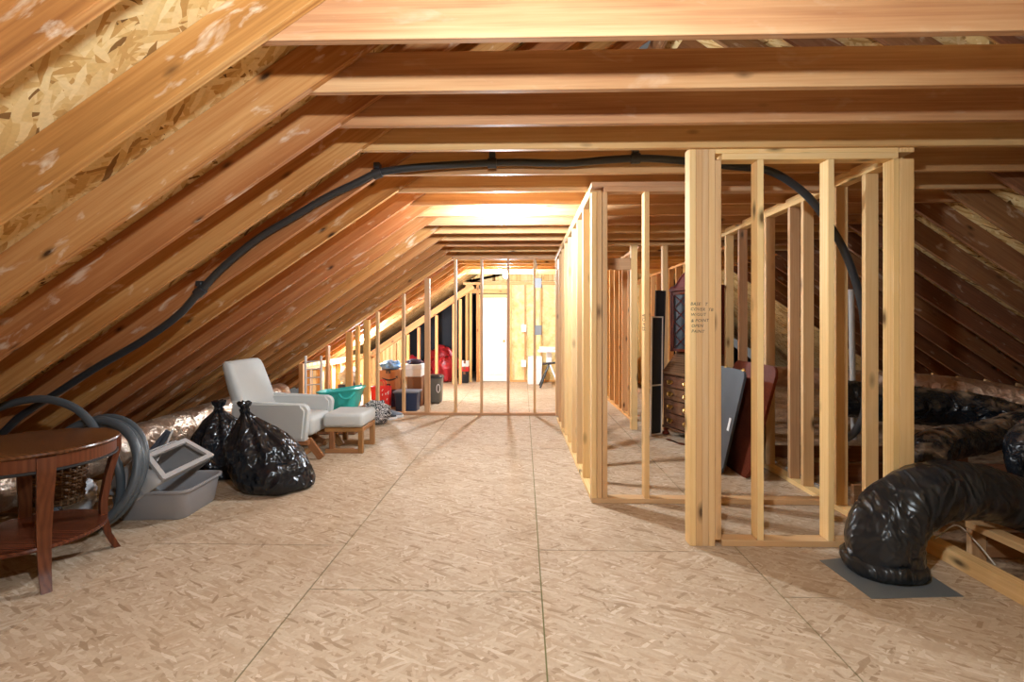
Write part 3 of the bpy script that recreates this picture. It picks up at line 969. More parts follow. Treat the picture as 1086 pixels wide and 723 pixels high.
# the basket stands on the lower shelf of the table level
def blob(bm, c, rad, amp, sc, seed, nu=36, nv=22, zmin=None, pw=1.0):
    vs = []
    r = bmesh.ops.create_uvsphere(bm, u_segments=nu, v_segments=nv, radius=1)
    for v in r['verts']:
        d = v.co.copy()
        f = 1 + amp * nz(d, sc, seed) + amp * .5 * nz(d, sc * 2.3, seed + 5) - amp * .35 * abs(nz(d, sc * 3.1, seed + 9))
        v.co = Vector((c[0] + d.x * rad[0] * f, c[1] + d.y * rad[1] * f, c[2] + d.z * rad[2] * f))
        if zmin is not None and v.co.z < zmin: v.co.z = zmin
    return r['verts']
bm = bmesh.new(); blob(bm, (-3.25, 3.44, .13), (.14, .13, .15), .35, 2, 4, zmin=.005)
tag(obj('plastic_bag', bm, M['white_film'], None, None, True, 180), 'crumpled white plastic bag behind the hose coil at the left', 'bag')

# ---- black rubbish bags
def sack(name, base, top, prof, seed, label, squash=(1, 1), group=None, corner=None):
    """gathered sack: rings along the line from base to the knot, pleated towards the neck"""
    t = thing(name, (base[0], base[1], 0), label, 'bag', group)
    base, top = Vector(base), Vector(top)
    bm = bmesh.new()
    n = 96
    rings = []
    P = [Vector((p[0], p[1], 0)) for p in prof]
    sp = spline(P, 7)
    for q in sp:
        h, r = q.x, max(.004, q.y)
        c = base.lerp(top, h)
        hh = max(0.0, h)
        ring = []
        for k in range(n):
            a = 2 * PI * k / n
            d = Vector((math.cos(a), math.sin(a), 0))
            pl = (.05 + .22 * hh ** 2) * math.sin(a * 11 + 3 * nz((math.cos(a), math.sin(a), h), 1.5, seed)) * min(1, hh * 1.4)
            bl = .14 * nz((d.x, d.y, h * 2), 1.3, seed) + .07 * nz((d.x, d.y, h * 2), 3.4, seed + 3) - .07 * abs(nz((d.x * 1.2, d.y * 1.2, h * 3), 4.2, seed + 7))
            f = 1 + pl * .5 + bl
            if corner:
                ca, cw = corner
                dd = (a - ca + PI) % (2 * PI) - PI
                f += cw * math.exp(-(dd / .42) ** 2) * math.exp(-((h - .06) / .2) ** 2)
            p = c + Vector((d.x * r * f * squash[0], d.y * r * f * squash[1], 0))
            p.z += .03 * r * nz((d.x, d.y, h), 4, seed + 2)
            p.z = max(.002, p.z)
            ring.append(p)
        rings.append(ring)
    loft(bm, rings)
    obj('sack', bm, M['bag_black'], t, None, True, 180)
    # tied neck and frilled top
    bm = bmesh.new()
    rings = []
    ax = (top - base).normalized()
    for h, r in ((0, .028), (.02, .034), (.035, .022), (.05, .03), (.07, .042), (.09, .048)):
        c = top + Vector((0, 0, 1)) * (h - .02)
        rings.append([c + Vector((math.cos(a), math.sin(a), 0)) * r * (1 + .35 * math.sin(5 * a + seed)) + Vector((0, 0, .012 * math.sin(7 * a + h * 40)))
                      for a in [2 * PI * k / 40 for k in range(40)]])
    loft(bm, rings)
    obj('tied_neck', bm, M['bag_black'], t, None, True, 180)
    return t
sack('rubbish_bag', (-2.07, 4.07, 0), (-2.38, 4.10, .64), [(0, .18), (.005, .26), (.06, .315), (.2, .335), (.38, .325), (.55, .285), (.72, .205), (.84, .115), (.93, .055), (1.0, .028)], 2.3,
     'full shiny black rubbish bag in front of the grey chair, knotted at the top', (1.0, .8), 'black rubbish bags', (-1.25, .22))
sack('rubbish_bag', (-2.74, 4.40, 0), (-2.80, 4.40, .60), [(0, .18), (.005, .25), (.08, .30), (.25, .31), (.45, .27), (.58, .25), (.70, .20), (.82, .15), (.93, .07), (1.0, .026)], 6.1,
     'slumped black rubbish bag wedged between the litter box and the fuller bag', (.95, .85), 'black rubbish bags')

# ---- glider chair
ch = thing('armchair', (-2.60, 5.18, 0), 'pale grey upholstered glider chair on a wooden base beside the black bags', 'armchair', None, 0.0)
def cush(name, mat, par, fx, m, bev, seg=5):
    bm = bmesh.new(); box(bm, *fx, bev, seg)
    return obj(name, bm, mat, par, m, True, 60)
I = lbm(ch, Matrix.Identity(4))
# local: x forward (to the right in the photo), y across
cush('seat', M['fabric'], ch, (-.26, .42, -.235, .235, .235, .43), lbm(ch, T(0, 0, .0) @ RY(.03)), .045)
for s in (-1, 1):
    # arm panel: profile with rounded front top
    bm = bmesh.new()
    pr = [(-.34, .20), (.40, .20)]
    pr += [(.45 - .07 + .07 * math.cos(math.radians(a)) - .02, .565 - .07 + .07 * math.sin(math.radians(a))) for a in range(0, 91, 15)]
    pr += [(-.34, .60)]
    ya_, yb_ = (.245, .375) if s > 0 else (-.375, -.245)
    prism(bm, pr, 'y', ya_, yb_)
    bmesh.ops.bevel(bm, geom=[e for e in bm.edges if abs(e.verts[0].co.y - e.verts[1].co.y) < .001], offset=.028, segments=4, affect='EDGES')
    obj('armrest', bm, M['fabric'], ch, I, True, 60)
bm = bmesh.new()
def bsec(z, x, w, th, r):
    return [(x + px_, py_, z) for px_, py_ in rrect(th, w, r, 5)]
secs = [(.25, -.235, .60, .15, .05), (.45, -.265, .64, .15, .055), (.70, -.345, .655, .14, .055), (.93, -.42, .62, .125, .05), (.975, -.435, .60, .105, .045), (.995, -.44, .56, .06, .028)]
loft(bm, [bsec(*s) for s in secs])
obj('backrest', bm, M['fabric'], ch, I, True, 60)
for s in (-1, 1):
    y = s * .31
    fr_ = 'base_frame'
    board(fr_, WM[ch.name] @ Vector((-.36, y, .178)), WM[ch.name] @ Vector((.43, y, .178)), .05, .042, M['oak'], ch)
    board(fr_, WM[ch.name] @ Vector((-.42, y, .022)), WM[ch.name] @ Vector((.36, y, .022)), .05, .042, M['oak'], ch)
    board('glider_arm', WM[ch.name] @ Vector((.40, y - s * .04, .20)), WM[ch.name] @ Vector((.545, y - s * .04, .012)), .03, .075, M['oak'], ch, (1, 0, 1))
    board('glider_arm', WM[ch.name] @ Vector((.14, y - s * .04, .155)), WM[ch.name] @ Vector((.34, y - s * .04, .05)), .03, .07, M['oak'], ch, (1, 0, 1))
    board('glider_arm', WM[ch.name] @ Vector((-.28, y - s * .04, .155)), WM[ch.name] @ Vector((-.36, y - s * .04, .05)), .03, .07, M['oak'], ch, (1, 0, 1))
board('cross_rail', WM[ch.name] @ Vector((.30, -.28, .03)), WM[ch.name] @ Vector((.30, .28, .03)), .05, .04, M['oak'], ch)
board('cross_rail', WM[ch.name] @ Vector((-.34, -.28, .03)), WM[ch.name] @ Vector((-.34, .28, .03)), .05, .04, M['oak'], ch)

# ---- ottoman
ot = thing('ottoman', (-1.905, 5.355, 0), 'pale grey ottoman on a wooden sled base in front of the glider chair', 'ottoman')
cush('cushion', M['fabric'], ot, (-.235, .20, -.235, .235, .275, .425), lbm(ot, Matrix.Identity(4)), .04)
for s in (-1, 1):
    y = 5.355 + s * .195
    board('base_rail', (-2.12, y, .252), (-1.712, y, .252), .05, .044, M['oak'], ot)
    board('floor_rail', (-2.12, y, .024), (-1.763, y, .024), .05, .046, M['oak'], ot)
    board('leg', (-1.737, y, 0), (-1.737, y, .229), .05, .05, M['oak'], ot, (1, 0, 0))
    board('leg', (-2.05, y, .048), (-2.05, y, .229), .05, .05, M['oak'], ot, (1, 0, 0))
board('base_rail', (-1.735, 5.19, .252), (-1.735, 5.52, .252), .045, .044, M['oak'], ot)

# ---- baby gate
gt = thing('baby_gate', (-3.0, 6.85, 0), 'pale wooden baby gate with ladder-like rungs standing behind the chair', 'gate')
for x in (-3.10, -2.875):
    bm = bmesh.new(); box(bm, x - .013, x + .013, 6.83, 6.862, .03, .93, .005); obj('post', bm, M['white_paint'], gt)
for k, z in enumerate((.08, .17, .27, .36, .52, .62, .74, .85)):
    bm = bmesh.new(); tube(bm, [(-3.087, 6.846, z - .006), (-2.888, 6.846, z + .006)], .008, 8); obj('rung', bm, M['white_paint'], gt, None, True)
for x in (-3.045, -3.02):
    bm = bmesh.new(); tube(bm, [(x, 6.858, .05), (x + .01, 6.858, .72)], .007, 8); obj('inner_bar', bm, M['white_paint'], gt, None, True)

# ---- carton with the teal tub
bm = bmesh.new(); box(bm, -2.58, -2.10, 6.0, 6.42, 0.002, .30, .006)
tag(obj('carton', bm, M['card_dark']), 'closed brown carton under the teal tub behind the chair', 'box')
tt = thing('baby_tub', (-2.32, 6.2, .302), 'teal plastic baby bath tub resting on a carton', 'tub')
bm = bmesh.new()
rg = [(.14, .10, .0, .06), (.17, .13, .005, .07), (.21, .16, .12, .08), (.245, .185, .20, .10), (.262, .20, .208, .1), (.262, .20, .222, .1), (.24, .178, .224, .1), (.20, .15, .13, .08), (.15, .11, .03, .06)]
loft(bm, [[(x * (1.15 if x < 0 else 1), y, z + (.05 if x > .1 else 0) * (z / .22)) for x, y in rrect(2 * hx, 2 * hy, c, 6)] for hx, hy, z, c in rg])
obj('basin', bm, M['teal'], tt, lbm(tt, Matrix.Identity(4)), True, 50)
bm = bmesh.new(); box(bm, -.05, .13, -.07, .09, .05, .19, .03, 3, RY(-.25)); obj('seat_pad', bm, M['yellow_pad'], tt, lbm(tt, T(0, .06, .02)), True)
bm = bmesh.new(); tube(bm, spline([(.02, -.196, .205), (.08, -.226, .16), (.16, -.226, .16), (.22, -.19, .23)], 5), .014, 8); obj('side_grip', bm, M['teal'], tt, lbm(tt, Matrix.Identity(4)), True)

# ---- clothes heap and shoes beyond the ottoman
bm = bmesh.new(); blob(bm, (-2.06, 6.72, .13), (.22, .18, .17), .30, 2.2, 1.5, 40, 24, .004)
tag(obj('clothes_heap', bm, M['pattern'], None, None, True, 180), 'heap of black and white patterned clothes behind the ottoman', 'clothes')
def shoe(p, rz, lab, up):
    t = thing('shoe', p, lab, 'shoe', 'shoes by the partition', rz)
    bm = bmesh.new()
    o_ = [(.15 * math.cos(a) * (1 if math.cos(a) > 0 else .95), (.05 if math.cos(a) > 0 else .04) * math.sin(a)) for a in [2 * PI * k / 24 for k in range(24)]]
    loft(bm, [[(x, y, 0) for x, y in o_], [(x * 1.03, y * 1.05, .012) for x, y in o_], [(x, y, .035) for x, y in o_]])
    obj('sole', bm, M['white'], t, WM[t.name], True, 40)
    bm = bmesh.new()
    loft(bm, [[(x * .96, y * .92, .036) for x, y in o_], [(x * .92, y * .9, .06) for x, y in o_], [(x * .62 - .045, y * .85, .085) for x, y in o_], [(x * .42 - .075, y * .7, .115) for x, y in o_]])
    obj('upper', bm, up, t, WM[t.name], True, 60)
shoe((-1.98, 6.98, 0), .35, 'dark sneaker with a white sole lying nearer the ottoman', M['screen'])
shoe((-1.93, 7.16, 0), .15, 'pale grey sneaker against the foot of the far partition', M['grey_lid'])

# ================================================================== THINGS BEHIND THE FAR PARTITION
def carton(x0, x1, y0, y1, z0, z1, mat, lab, name='carton', flaps=True):
    t = thing(name, ((x0 + x1) / 2, (y0 + y1) / 2, z0), lab, 'box')
    bm = bmesh.new(); box(bm, x0, x1, y0, y1, z0, z1, .004); obj('box_body', bm, mat, t)
    bm = bmesh.new(); box(bm, (x0 + x1) / 2 - .025, (x0 + x1) / 2 + .025, y0 - .0015, y1 + .0015, z1 - .06, z1 + .0015); obj('packing_tape', bm, M['card_dark'], t)
    return t
# red printed tote
rb = thing('tote_bag', (-2.27, 7.72, 0), 'red printed shopping tote beside the cartons behind the partition', 'bag')
bm = bmesh.new()
loft(bm, [[(-2.27 + x, 7.72 + y, z) for x, y in rrect(w_, d_, .02, 3)] for w_, d_, z in ((.25, .15, .002), (.28, .17, .02), (.29, .17, .2), (.30, .15, .385), (.285, .135, .385), (.27, .13, .22))])
obj('tote_body', bm, M['red_print'], rb, None, True, 50)
bm = bmesh.new()
for k in range(7):
    tube(bm, [(-2.335 + .004 * (k % 2), 7.634, .07 + .038 * k), (-2.335 + .03 + .01 * (k % 3), 7.634, .075 + .038 * k)], .007, 6)
for k in range(10):
    x, z = -2.24 + .10 * random.random(), .06 + .3 * random.random()
    tube(bm, [(x, 7.634, z), (x + .03 * random.random(), 7.634, z + .03)], .006, 6)
obj('white_print', bm, M['white'], rb)
for s in (-1, 1):
    bm = bmesh.new(); tube(bm, spline([(-2.33, 7.72 + s * .06, .38), (-2.31, 7.72 + s * .06, .47), (-2.23, 7.72 + s * .06, .47), (-2.21, 7.72 + s * .06, .38)], 5), .008, 6); obj('handle', bm, M['red_print'], rb, None, True)

# dark suitcase with the smile carton on it
sc_ = thing('suitcase', (-2.22, 8.15, 0), 'dark plum fabric suitcase lying under the carton with the curved arrow', 'suitcase')
bm = bmesh.new(); box(bm, -2.42, -2.0, 7.98, 8.32, .004, .295, .03, 3); obj('case', bm, M['plum'], sc_, None, True)
bm = bmesh.new(); tube(bm, spline([(-2.26, 7.975, .14), (-2.25, 7.95, .15), (-2.15, 7.95, .15), (-2.14, 7.975, .14)], 4), .01, 8); obj('handle', bm, M['ink'], sc_, None, True)
az = carton(-2.40, -2.04, 8.0, 8.3, .30, .62, M['card'], 'brown carton printed with a curved smile arrow, blue film on top')
yf = 7.9965
pts = [(-2.345 + .25 * k / 12, yf, .49 - .035 * math.sin(PI * k / 12)) for k in range(13)]
bm = bmesh.new()
loft(bm, [[p + Vector((0, 0, .004 + .010 * math.sin(PI * i / 12) ** .5)), p - Vector((0, 0, .004 + .010 * math.sin(PI * i / 12) ** .5)), p + Vector((0, .002, 0))] for i, p in enumerate([Vector(q) for q in pts])])
prism(bm, [(-2.125, .515), (-2.085, .525), (-2.082, .475), (-2.098, .500)], 'y', yf - .001, yf + .003)
obj('smile_arrow', bm, M['ink'], az)
for z in (.565, .335):
    bm = bmesh.new()
    prism(bm, [(-2.275, z), (-2.255, z), (-2.255, z + .035), (-2.225, z + .035), (-2.225, z), (-2.205, z), (-2.205, z + .055), (-2.275, z + .055)], 'y', yf - .001, yf + .003)
    obj('tape_print', bm, M['ink'], az)
bm = bmesh.new(); blob(bm, (-2.23, 8.12, .685), (.16, .12, .085), .4, 2.2, 7, 40, 20, .624)
tag(obj('plastic_film', bm, M['blue_film'], None, None, True, 180), 'blue and white plastic film crumpled on the carton with the curved arrow', 'bag')
# navy tote
nb = thing('storage_tote', (-1.86, 7.78, 0), 'navy plastic storage tote with a grey lid behind the partition studs', 'tote')
bm = bmesh.new(); loft(bm, [[(-1.86 + x, 7.78 + y, z) for x, y in rrect(w_, d_, .03, 4)] for w_, d_, z in ((.34, .24, .003), (.37, .27, .27), (.39, .29, .275), (.39, .29, .29))]); obj('tub', bm, M['navy'], nb, None, True, 40)
bm = bmesh.new(); box(bm, -2.065, -1.655, 7.625, 7.935, .291, .318, .008, 2); obj('lid', bm, M['grey_lid'], nb, None, True)
carton(-1.96, -1.71, 8.12, 8.44, .003, .49, M['card_dark'], 'tall plain brown carton between the smile carton and the grey bin')
wc = thing('file_box', (-1.90, 8.32, .494), 'white lidded file box stacked on the tall brown carton', 'box')
bm = bmesh.new(); box(bm, -2.02, -1.72, 8.14, 8.46, .4945, .68, .005); obj('box_body', bm, M['white_paint'], wc)
bm = bmesh.new(); box(bm, -2.03, -1.71, 8.13, 8.47, .62, .70, .005); obj('lid', bm, M['white'], wc)
bm = bmesh.new(); blob(bm, (-1.86, 8.3, .735), (.13, .11, .05), .35, 2, 8.5, 30, 16, .703)
tag(obj('cloth_bundle', bm, M['plum'], None, None, True, 180), 'small dark cloth bundle on top of the white file box', 'cloth')
# grey and black bins
gb = thing('waste_bin', (-1.55, 8.5, 0), 'grey plastic bin with a pale oval handle near the middle of the partition', 'bin')
bm = bmesh.new(); loft(bm, [[(-1.55 + x, 8.5 + y, z) for x, y in rrect(w_, d_, .05, 4)] for w_, d_, z in ((.22, .22, .02), (.24, .25, .05), (.265, .28, .42), (.27, .285, .44))]); obj('bin_body', bm, M['bin_grey'], gb, None, True, 40)
bm = bmesh.new(); loft(bm, [[(-1.55 + x, 8.5 + y, z) for x, y in rrect(w_, d_, .05, 4)] for w_, d_, z in ((.285, .30, .441), (.285, .30, .465), (.25, .26, .49), (.12, .12, .50))]); obj('lid', bm, M['bin_black'], gb, None, True, 40)
bm = bmesh.new(); tube(bm, [(-1.47 + .028 * math.cos(a), 8.357, .27 + .07 * math.sin(a)) for a in [2 * PI * k / 20 for k in range(20)]], .008, 8, True); obj('oval_handle', bm, M['white'], gb, None, True)
for s in (-1, 1):
    bm = bmesh.new(); lathe(bm, [(.02, -.012), (.024, -.006), (.024, .006), (.02, .012)], 12, T(-1.55 + s * .08, 8.42, .0245) @ RY(PI / 2)); obj('caster', bm, M['bin_black'], gb, None, True)
bb = thing('waste_bin', (-1.84, 8.62, 0), 'tall black bin tucked left of the grey bin', 'bin')
bm = bmesh.new(); loft(bm, [[(-1.85 + x, 8.68 + y, z) for x, y in rrect(w_, d_, .04, 4)] for w_, d_, z in ((.20, .2, .003), (.24, .24, .44), (.25, .25, .46), (.23, .23, .46), (.19, .19, .1))]); obj('bin_body', bm, M['bin_black'], bb, None, True, 40)
# red bags in the wing, small stack right of them
for (c, rd, sd, lab) in (((-1.90, 11.60, .30), (.30, .24, .33), 2.0, 'large shiny red plastic sack nearest the wing studs'), ((-2.05, 12.12, .42), (.42, .22, .44), 9.0, 'bigger red plastic sack heaped behind the nearer red sack'),
                         ((-2.75, 11.75, .30), (.30, .26, .32), 5.0, 'red plastic sack farthest left behind the white file box')):
    bm = bmesh.new(); blob(bm, c, rd, .22, 1.8, sd, 44, 26, .003)
    tag(obj('plastic_sack', bm, M['red'], None, None, True, 180), lab, 'bag', 'red plastic sacks')
carton(-1.47, -1.29, 11.35, 11.6, .003, .27, M['bin_black'], 'dark box at the bottom of the small stack left of the white door')
carton(-1.48, -1.28, 11.34, 11.6, .275, .38, M['red_print'], 'flat red box in the middle of the stack left of the white door')
carton(-1.46, -1.29, 11.35, 11.6, .385, .52, M['white_paint'], 'white box topping the small stack left of the white door')
# far left carton with white bag
carton(-3.2, -2.88, 8.3, 8.6, .003, .34, M['navy'], 'blue box far left behind the partition under a white bag')
bm = bmesh.new(); blob(bm, (-3.04, 8.45, .46), (.2, .16, .15), .3, 2, 2.8, 36, 20, .344)
tag(obj('plastic_bag', bm, M['white_film'], None, None, True, 180), 'puffy white plastic bag on the blue box far left', 'bag')
# right side: white boxes, folding stand
carton(.10, .42, 11.15, 11.5, .003, .34, M['white_paint'], 'lower white carton stacked by the far end wall')
carton(.11, .43, 11.16, 11.5, .345, .64, M['white_paint'], 'upper white carton stacked by the far end wall')
st = thing('folding_stand', (.52, 10.6, 0), 'white folding tool stand with dark splayed legs near the far right corner', 'stand')
bm = bmesh.new(); box(bm, .32, .72, 10.45, 10.75, .775, .825, .012, 2); box(bm, .35, .70, 10.48, 10.72, .845, .885, .012, 2); box(bm, .4, .65, 10.5, 10.7, .826, .844); obj('top_tray', bm, M['white'], st, None, True)
bm = bmesh.new(); box(bm, .50, .62, 10.55, 10.65, .52, .774, .015, 2); obj('post', bm, M['white'], st, None, True)
for (x, y, mt) in ((.36, 10.38, 'hose'), (.36, 10.82, 'hose'), (.78, 10.38, 'white'), (.78, 10.82, 'white')):
    bm = bmesh.new(); tube(bm, [(.57, 10.6 + (y - 10.6) * .12, .53), (x, y, .022)], .02, 8); obj('leg', bm, M[mt], st, None, True)
bm = bmesh.new(); tube(bm, [(.42, 10.54, .52), (.74, 10.54, .55)], .022, 8); obj('crossbar', bm, M['hose'], st, None, True)

# ================================================================== THINGS IN THE CLOSET
# secretary desk: base with drawers, slant lid, glazed hutch with swan-neck pediment
A = Vector((1.746, 6.16, 0)); Bq = Vector((1.985, 5.49, 0))
wd = (Bq - A).length
ang = math.atan2((Bq - A).y, (Bq - A).x)
sd = thing('writing_desk', A, 'dark wood secretary desk with brass-handled drawers and glazed hutch, half hidden by the lettered post', 'desk', None, ang)
SI = lbm(sd, Matrix.Identity(4))       # local x along the front, y into the desk, z up
D = .33
bm = bmesh.new(); box(bm, .0, wd, .02, D, .10, .75, .006); box(bm, -.015, wd + .015, .0, D, .085, .115, .008); obj('case', bm, M['desk_wood'], sd, SI)
zz = [.125, .295, .455, .605, .745]
for k in range(4):
    bm = bmesh.new()
    n = 14
    o_ = []
    for i in range(n + 1):
        u = i / n
        x = .03 + (wd - .06) * u
        o_.append((x, .004 - .028 * math.sin(PI * (2 * u - .5)) * .5 - .012))
    prism(bm, o_ + [(wd - .03, .025), (.03, .025)], 'z', zz[k] + .006, zz[k + 1] - .008)
    dr_ = obj('drawer', bm, M['desk_wood'], sd, SI, True, 30)
    for u in (.27, .73):
        bm = bmesh.new()
        x, zc = .03 + (wd - .06) * u, (zz[k] + zz[k + 1]) / 2
        tube(bm, spline([(x - .045, -.036, zc + .01), (x - .035, -.046, zc - .018), (x, -.05, zc - .028), (x + .035, -.046, zc - .018), (x + .045, -.036, zc + .01)], 4), .0045, 6)
        prism(bm, [(x - .065, zc + .004), (x - .03, zc + .028), (x, zc + .02), (x + .03, zc + .028), (x + .065, zc + .004), (x + .02, zc - .018), (x - .02, zc - .018)], 'y', -.036, -.031)
        obj('handle', bm, M['brass'], dr_, SI, True)
for x in (.04, wd - .04):
    bm = bmesh.new(); lathe(bm, [(.02, .084), (.03, .07), (.024, .05), (.04, .03), (.045, .012), (.03, 0)], 14, T(x, .03, 0)); obj('claw_foot', bm, M['mahogany'], sd, SI, True)
for x in (.04, wd - .04):
    bm = bmesh.new(); lathe(bm, [(.025, .084), (.03, .05), (.03, 0)], 10, T(x, D - .05, 0)); obj('claw_foot', bm, M['mahogany'], sd, SI, True)
bm = bmesh.new(); prism(bm, [(.0, .755), (.0, .775), (.22, 1.03), (D, 1.03), (D, .755)], 'x', 0, wd); obj('desk_box', bm, M['desk_wood'], sd, SI)
bm = bmesh.new(); prism(bm, [(-.012, .768), (-.006, .79), (.205, 1.035), (.222, 1.035)], 'x', .02, wd - .02); obj('slant_lid', bm, M['desk_wood'], sd, SI)
hu = None
bm = bmesh.new()
y0 = .12
for x in (.0, wd - .03): box(bm, x, x + .03, y0, D, 1.035, 1.80, .003)
box(bm, .0, wd, y0 + .12, D, 1.035, 1.80); box(bm, -.012, wd + .012, y0 - .01, D, 1.79, 1.83, .005)
obj('hutch', bm, M['mahogany'], sd, SI)
for x0_ in (.03, wd / 2 + .004):
    x1_ = x0_ + wd / 2 - .034
    bm = bmesh.new()
    for (a, b, c, d) in ((x0_, x0_ + .03, 1.04, 1.78), (x1_ - .03, x1_, 1.04, 1.78), (x0_, x1_, 1.04, 1.075), (x0_, x1_, 1.745, 1.78)): box(bm, a, b, y0 + .005, y0 + .025, c, d)
    df = obj('hutch_door', bm, M['mahogany'], sd, SI)
    bm = bmesh.new()
    for k in range(4):
        za, zb = 1.08 + .166 * k, 1.08 + .166 * (k + 1)
        for (p, q) in (((x0_ + .03, za), (x1_ - .03, zb)), ((x1_ - .03, za), (x0_ + .03, zb))):
            tube(bm, [(p[0], y0 + .012, p[1]), (q[0], y0 + .012, q[1])], .005, 6)
    obj('lattice', bm, M['mahogany'], df, SI)
    bm = bmesh.new(); box(bm, x0_ + .03, x1_ - .03, y0 + .016, y0 + .02, 1.075, 1.745); obj('glass', bm, M['screen'], df, SI)
bm = bmesh.new()
for s in (-1, 1):
    cxx = wd / 2
    up_ = spline([(cxx + s * (wd / 2), 0, 1.835), (cxx + s * (wd * .38), 0, 1.85), (cxx + s * (wd * .22), 0, 1.95), (cxx + s * (wd * .09), 0, 2.0), (cxx + s * .035, 0, 1.965)], 5)
    tube(bm, [(p.x, y0 + .02, p.z) for p in up_], .018, 8)
    lo = [(p.x, p.z) for p in up_]
    prism(bm, lo + [(cxx + s * .05, 1.83), (cxx + s * wd / 2, 1.83)], 'y', y0 + .01, y0 + .03)
    lathe(bm, [(.028, -.012), (.028, .012)], 14, T(cxx + s * .045, y0 + .02, 1.965) @ RX(PI / 2))
lathe(bm, [(.02, 1.83), (.012, 1.86), (.026, 1.91), (.012, 1.95), (.004, 2.0)], 14, T(wd / 2, y0 + .02, 0))
obj('pediment', bm, M['mahogany'], sd, SI, True, 40)

# table leg lying by the desk foot
bm = bmesh.new()
tube(bm, spline([W(707, 466, 5.86), W(716, 470.5, 5.72), W(727, 474, 5.58), W(745, 480, 5.42)], 6), lambda s: .018 + .026 * s + .010 * math.sin(s * 14), 12)
for v in bm.verts: v.co.z = max(.004, v.co.z - .005)
tag(obj('turned_spindle', bm, M['mahogany'], None, None, True), 'turned dark red wooden spindle lying on the floor in front of the desk foot', 'spindle')

# framed window screens leaning by the desk
def panel(name, bl, br, tl, tr, th, fw_, m_in, m_fr, lab, cat, grp=None, rail=None):
    bl, br, tl, tr = [Vector(p) for p in (bl, br, tl, tr)]
    x = (br - bl); z = (tl - bl)
    w_, h_ = x.length, z.length
    x.normalize(); z = (z - x * z.dot(x)).normalized(); y = z.cross(x)
    m = Matrix(((x.x, y.x, z.x, bl.x), (x.y, y.y, z.y, bl.y), (x.z, y.z, z.z, bl.z), (0, 0, 0, 1)))
    t = bpy.data.objects.new(name, None); COL.objects.link(t); t.matrix_basis = m; WM[t.name] = m
    tag(t, lab, cat, grp)
    bm = bmesh.new()
    box(bm, 0, fw_, 0, th, 0, h_, .003); box(bm, w_ - fw_, w_, 0, th, 0, h_, .003); box(bm, fw_, w_ - fw_, 0, th, 0, fw_, .003); box(bm, fw_, w_ - fw_, 0, th, h_ - fw_, h_, .003)
    if rail: box(bm, fw_, w_ - fw_, 0, th, rail * h_ - fw_ / 2, rail * h_ + fw_ / 2, .003)
    obj('screen_frame', bm, m_fr, t, m)
    bm = bmesh.new(); box(bm, fw_ + .0005, w_ - fw_ - .0005, th * .35, th * .6, fw_ + .0005, h_ - fw_ - .0005); obj('mesh_panel', bm, m_in, t, m)
    return t
yq = 6.02
def tilt(px0, pxt0, w_, y, top, foot):
    """upright panel leaning sideways to the right: foot at px0, head at pxt0"""
    b0 = W(px0, foot, y); b0.z = .004
    t0 = W(pxt0, top, y + .06)
    return b0, t0
b0, t0 = tilt(690, 701, 0, 6.02, 336, 462)
b1 = b0 + Vector((.17, .10, 0)); t1 = t0 + Vector((.17, .10, 0))
panel('window_screen', b0, b1, t0, t1, .02, .018, M['screen'], M['white_paint'], 'nearest dark window screen with a bright metal frame leaning beside the desk', 'screen', 'leaning window screens', .42)
b0, t0 = tilt(693, 709, 0, 6.10, 309, 458)
panel('window_screen', b0 + Vector((0, .05, 0)), b0 + Vector((.15, .15, 0)), t0 + Vector((0, .05, 0)), t0 + Vector((.15, .15, 0)), .02, .012, M['screen'], M['screen'],
      'tallest dark-framed window screen leaning behind the bright-framed one', 'screen', 'leaning window screens')

# mahogany and grey table tops leaning in the closet
def leaf(x0, x1, z1, ya_, yb_, th, mat, lab, name, rnd):
    L_ = math.hypot(x1 - x0, z1)
    a = math.atan2(x1 - x0, z1)
    t = thing(name, (x0, (ya_ + yb_) / 2, 0), lab, 'table top')
    m = T(x0, (ya_ + yb_) / 2, .003) @ RY(a)
    bm = bmesh.new()
    prism(bm, rrect(yb_ - ya_, L_, rnd, 8, 0, L_ / 2), 'x', 0, th)
    bmesh.ops.bevel(bm, geom=[e for e in bm.edges if abs(e.verts[0].co.x - e.verts[1].co.x) < 1e-5], offset=.006, segments=2, affect='EDGES')
    obj('board', bm, mat, t, m, True, 40)
    return t, m, L_
mt, mm, L1 = leaf(1.975, 2.24, 1.0, 4.33, 5.20, .028, M['mahogany'], 'dark red mahogany table top leaning against the closet side wall', 'leaning_leaf', .09)
gt2, gm, L2 = leaf(1.80, 2.02, .95, 4.46, 5.25, .022, M['grey_board'], 'grey underside of a table top leaning in front of the mahogany one', 'leaning_leaf', .07)
bm = bmesh.new(); box(bm, -.004, -.0006, -.34, -.30, .40, .52); obj('white_label', bm, M['white'], gt2, gm)
bm = bmesh.new()
box(bm, .0225, .034, -.38, .36, .05, .085); obj('edge_rail', bm, M['mahogany'], gt2, gm)
for y in (-.33, .05):
    bm = bmesh.new()
    lathe(bm, [(.011, -.02), (.011, .012)], 10, T(0.01, y, L2 + .006) @ RY(0)); box(bm, .0, .02, y - .03, y + .03, L2 - .008, L2 + .004)
    obj('table_clip', bm, M['brass'], gt2, gm)

# blue bin and carton far beyond the closet doorway
carton(1.02 + 1.0, 2.42, 10.9, 11.4, .003, .42, M['card'], 'small brown carton seen through the closet doorway at the far wall')
bm = bmesh.new(); loft(bm, [[(2.22 + x, 11.15 + y, z) for x, y in rrect(w_, d_, .04, 4)] for w_, d_, z in ((.3, .3, .424), (.36, .36, .80), (.38, .38, .82), (.36, .36, .83), (.3, .3, .5))])
tag(obj('storage_bin', bm, M['navy'], None, None, True, 40), 'dark blue bin on the small carton through the closet doorway', 'bin')

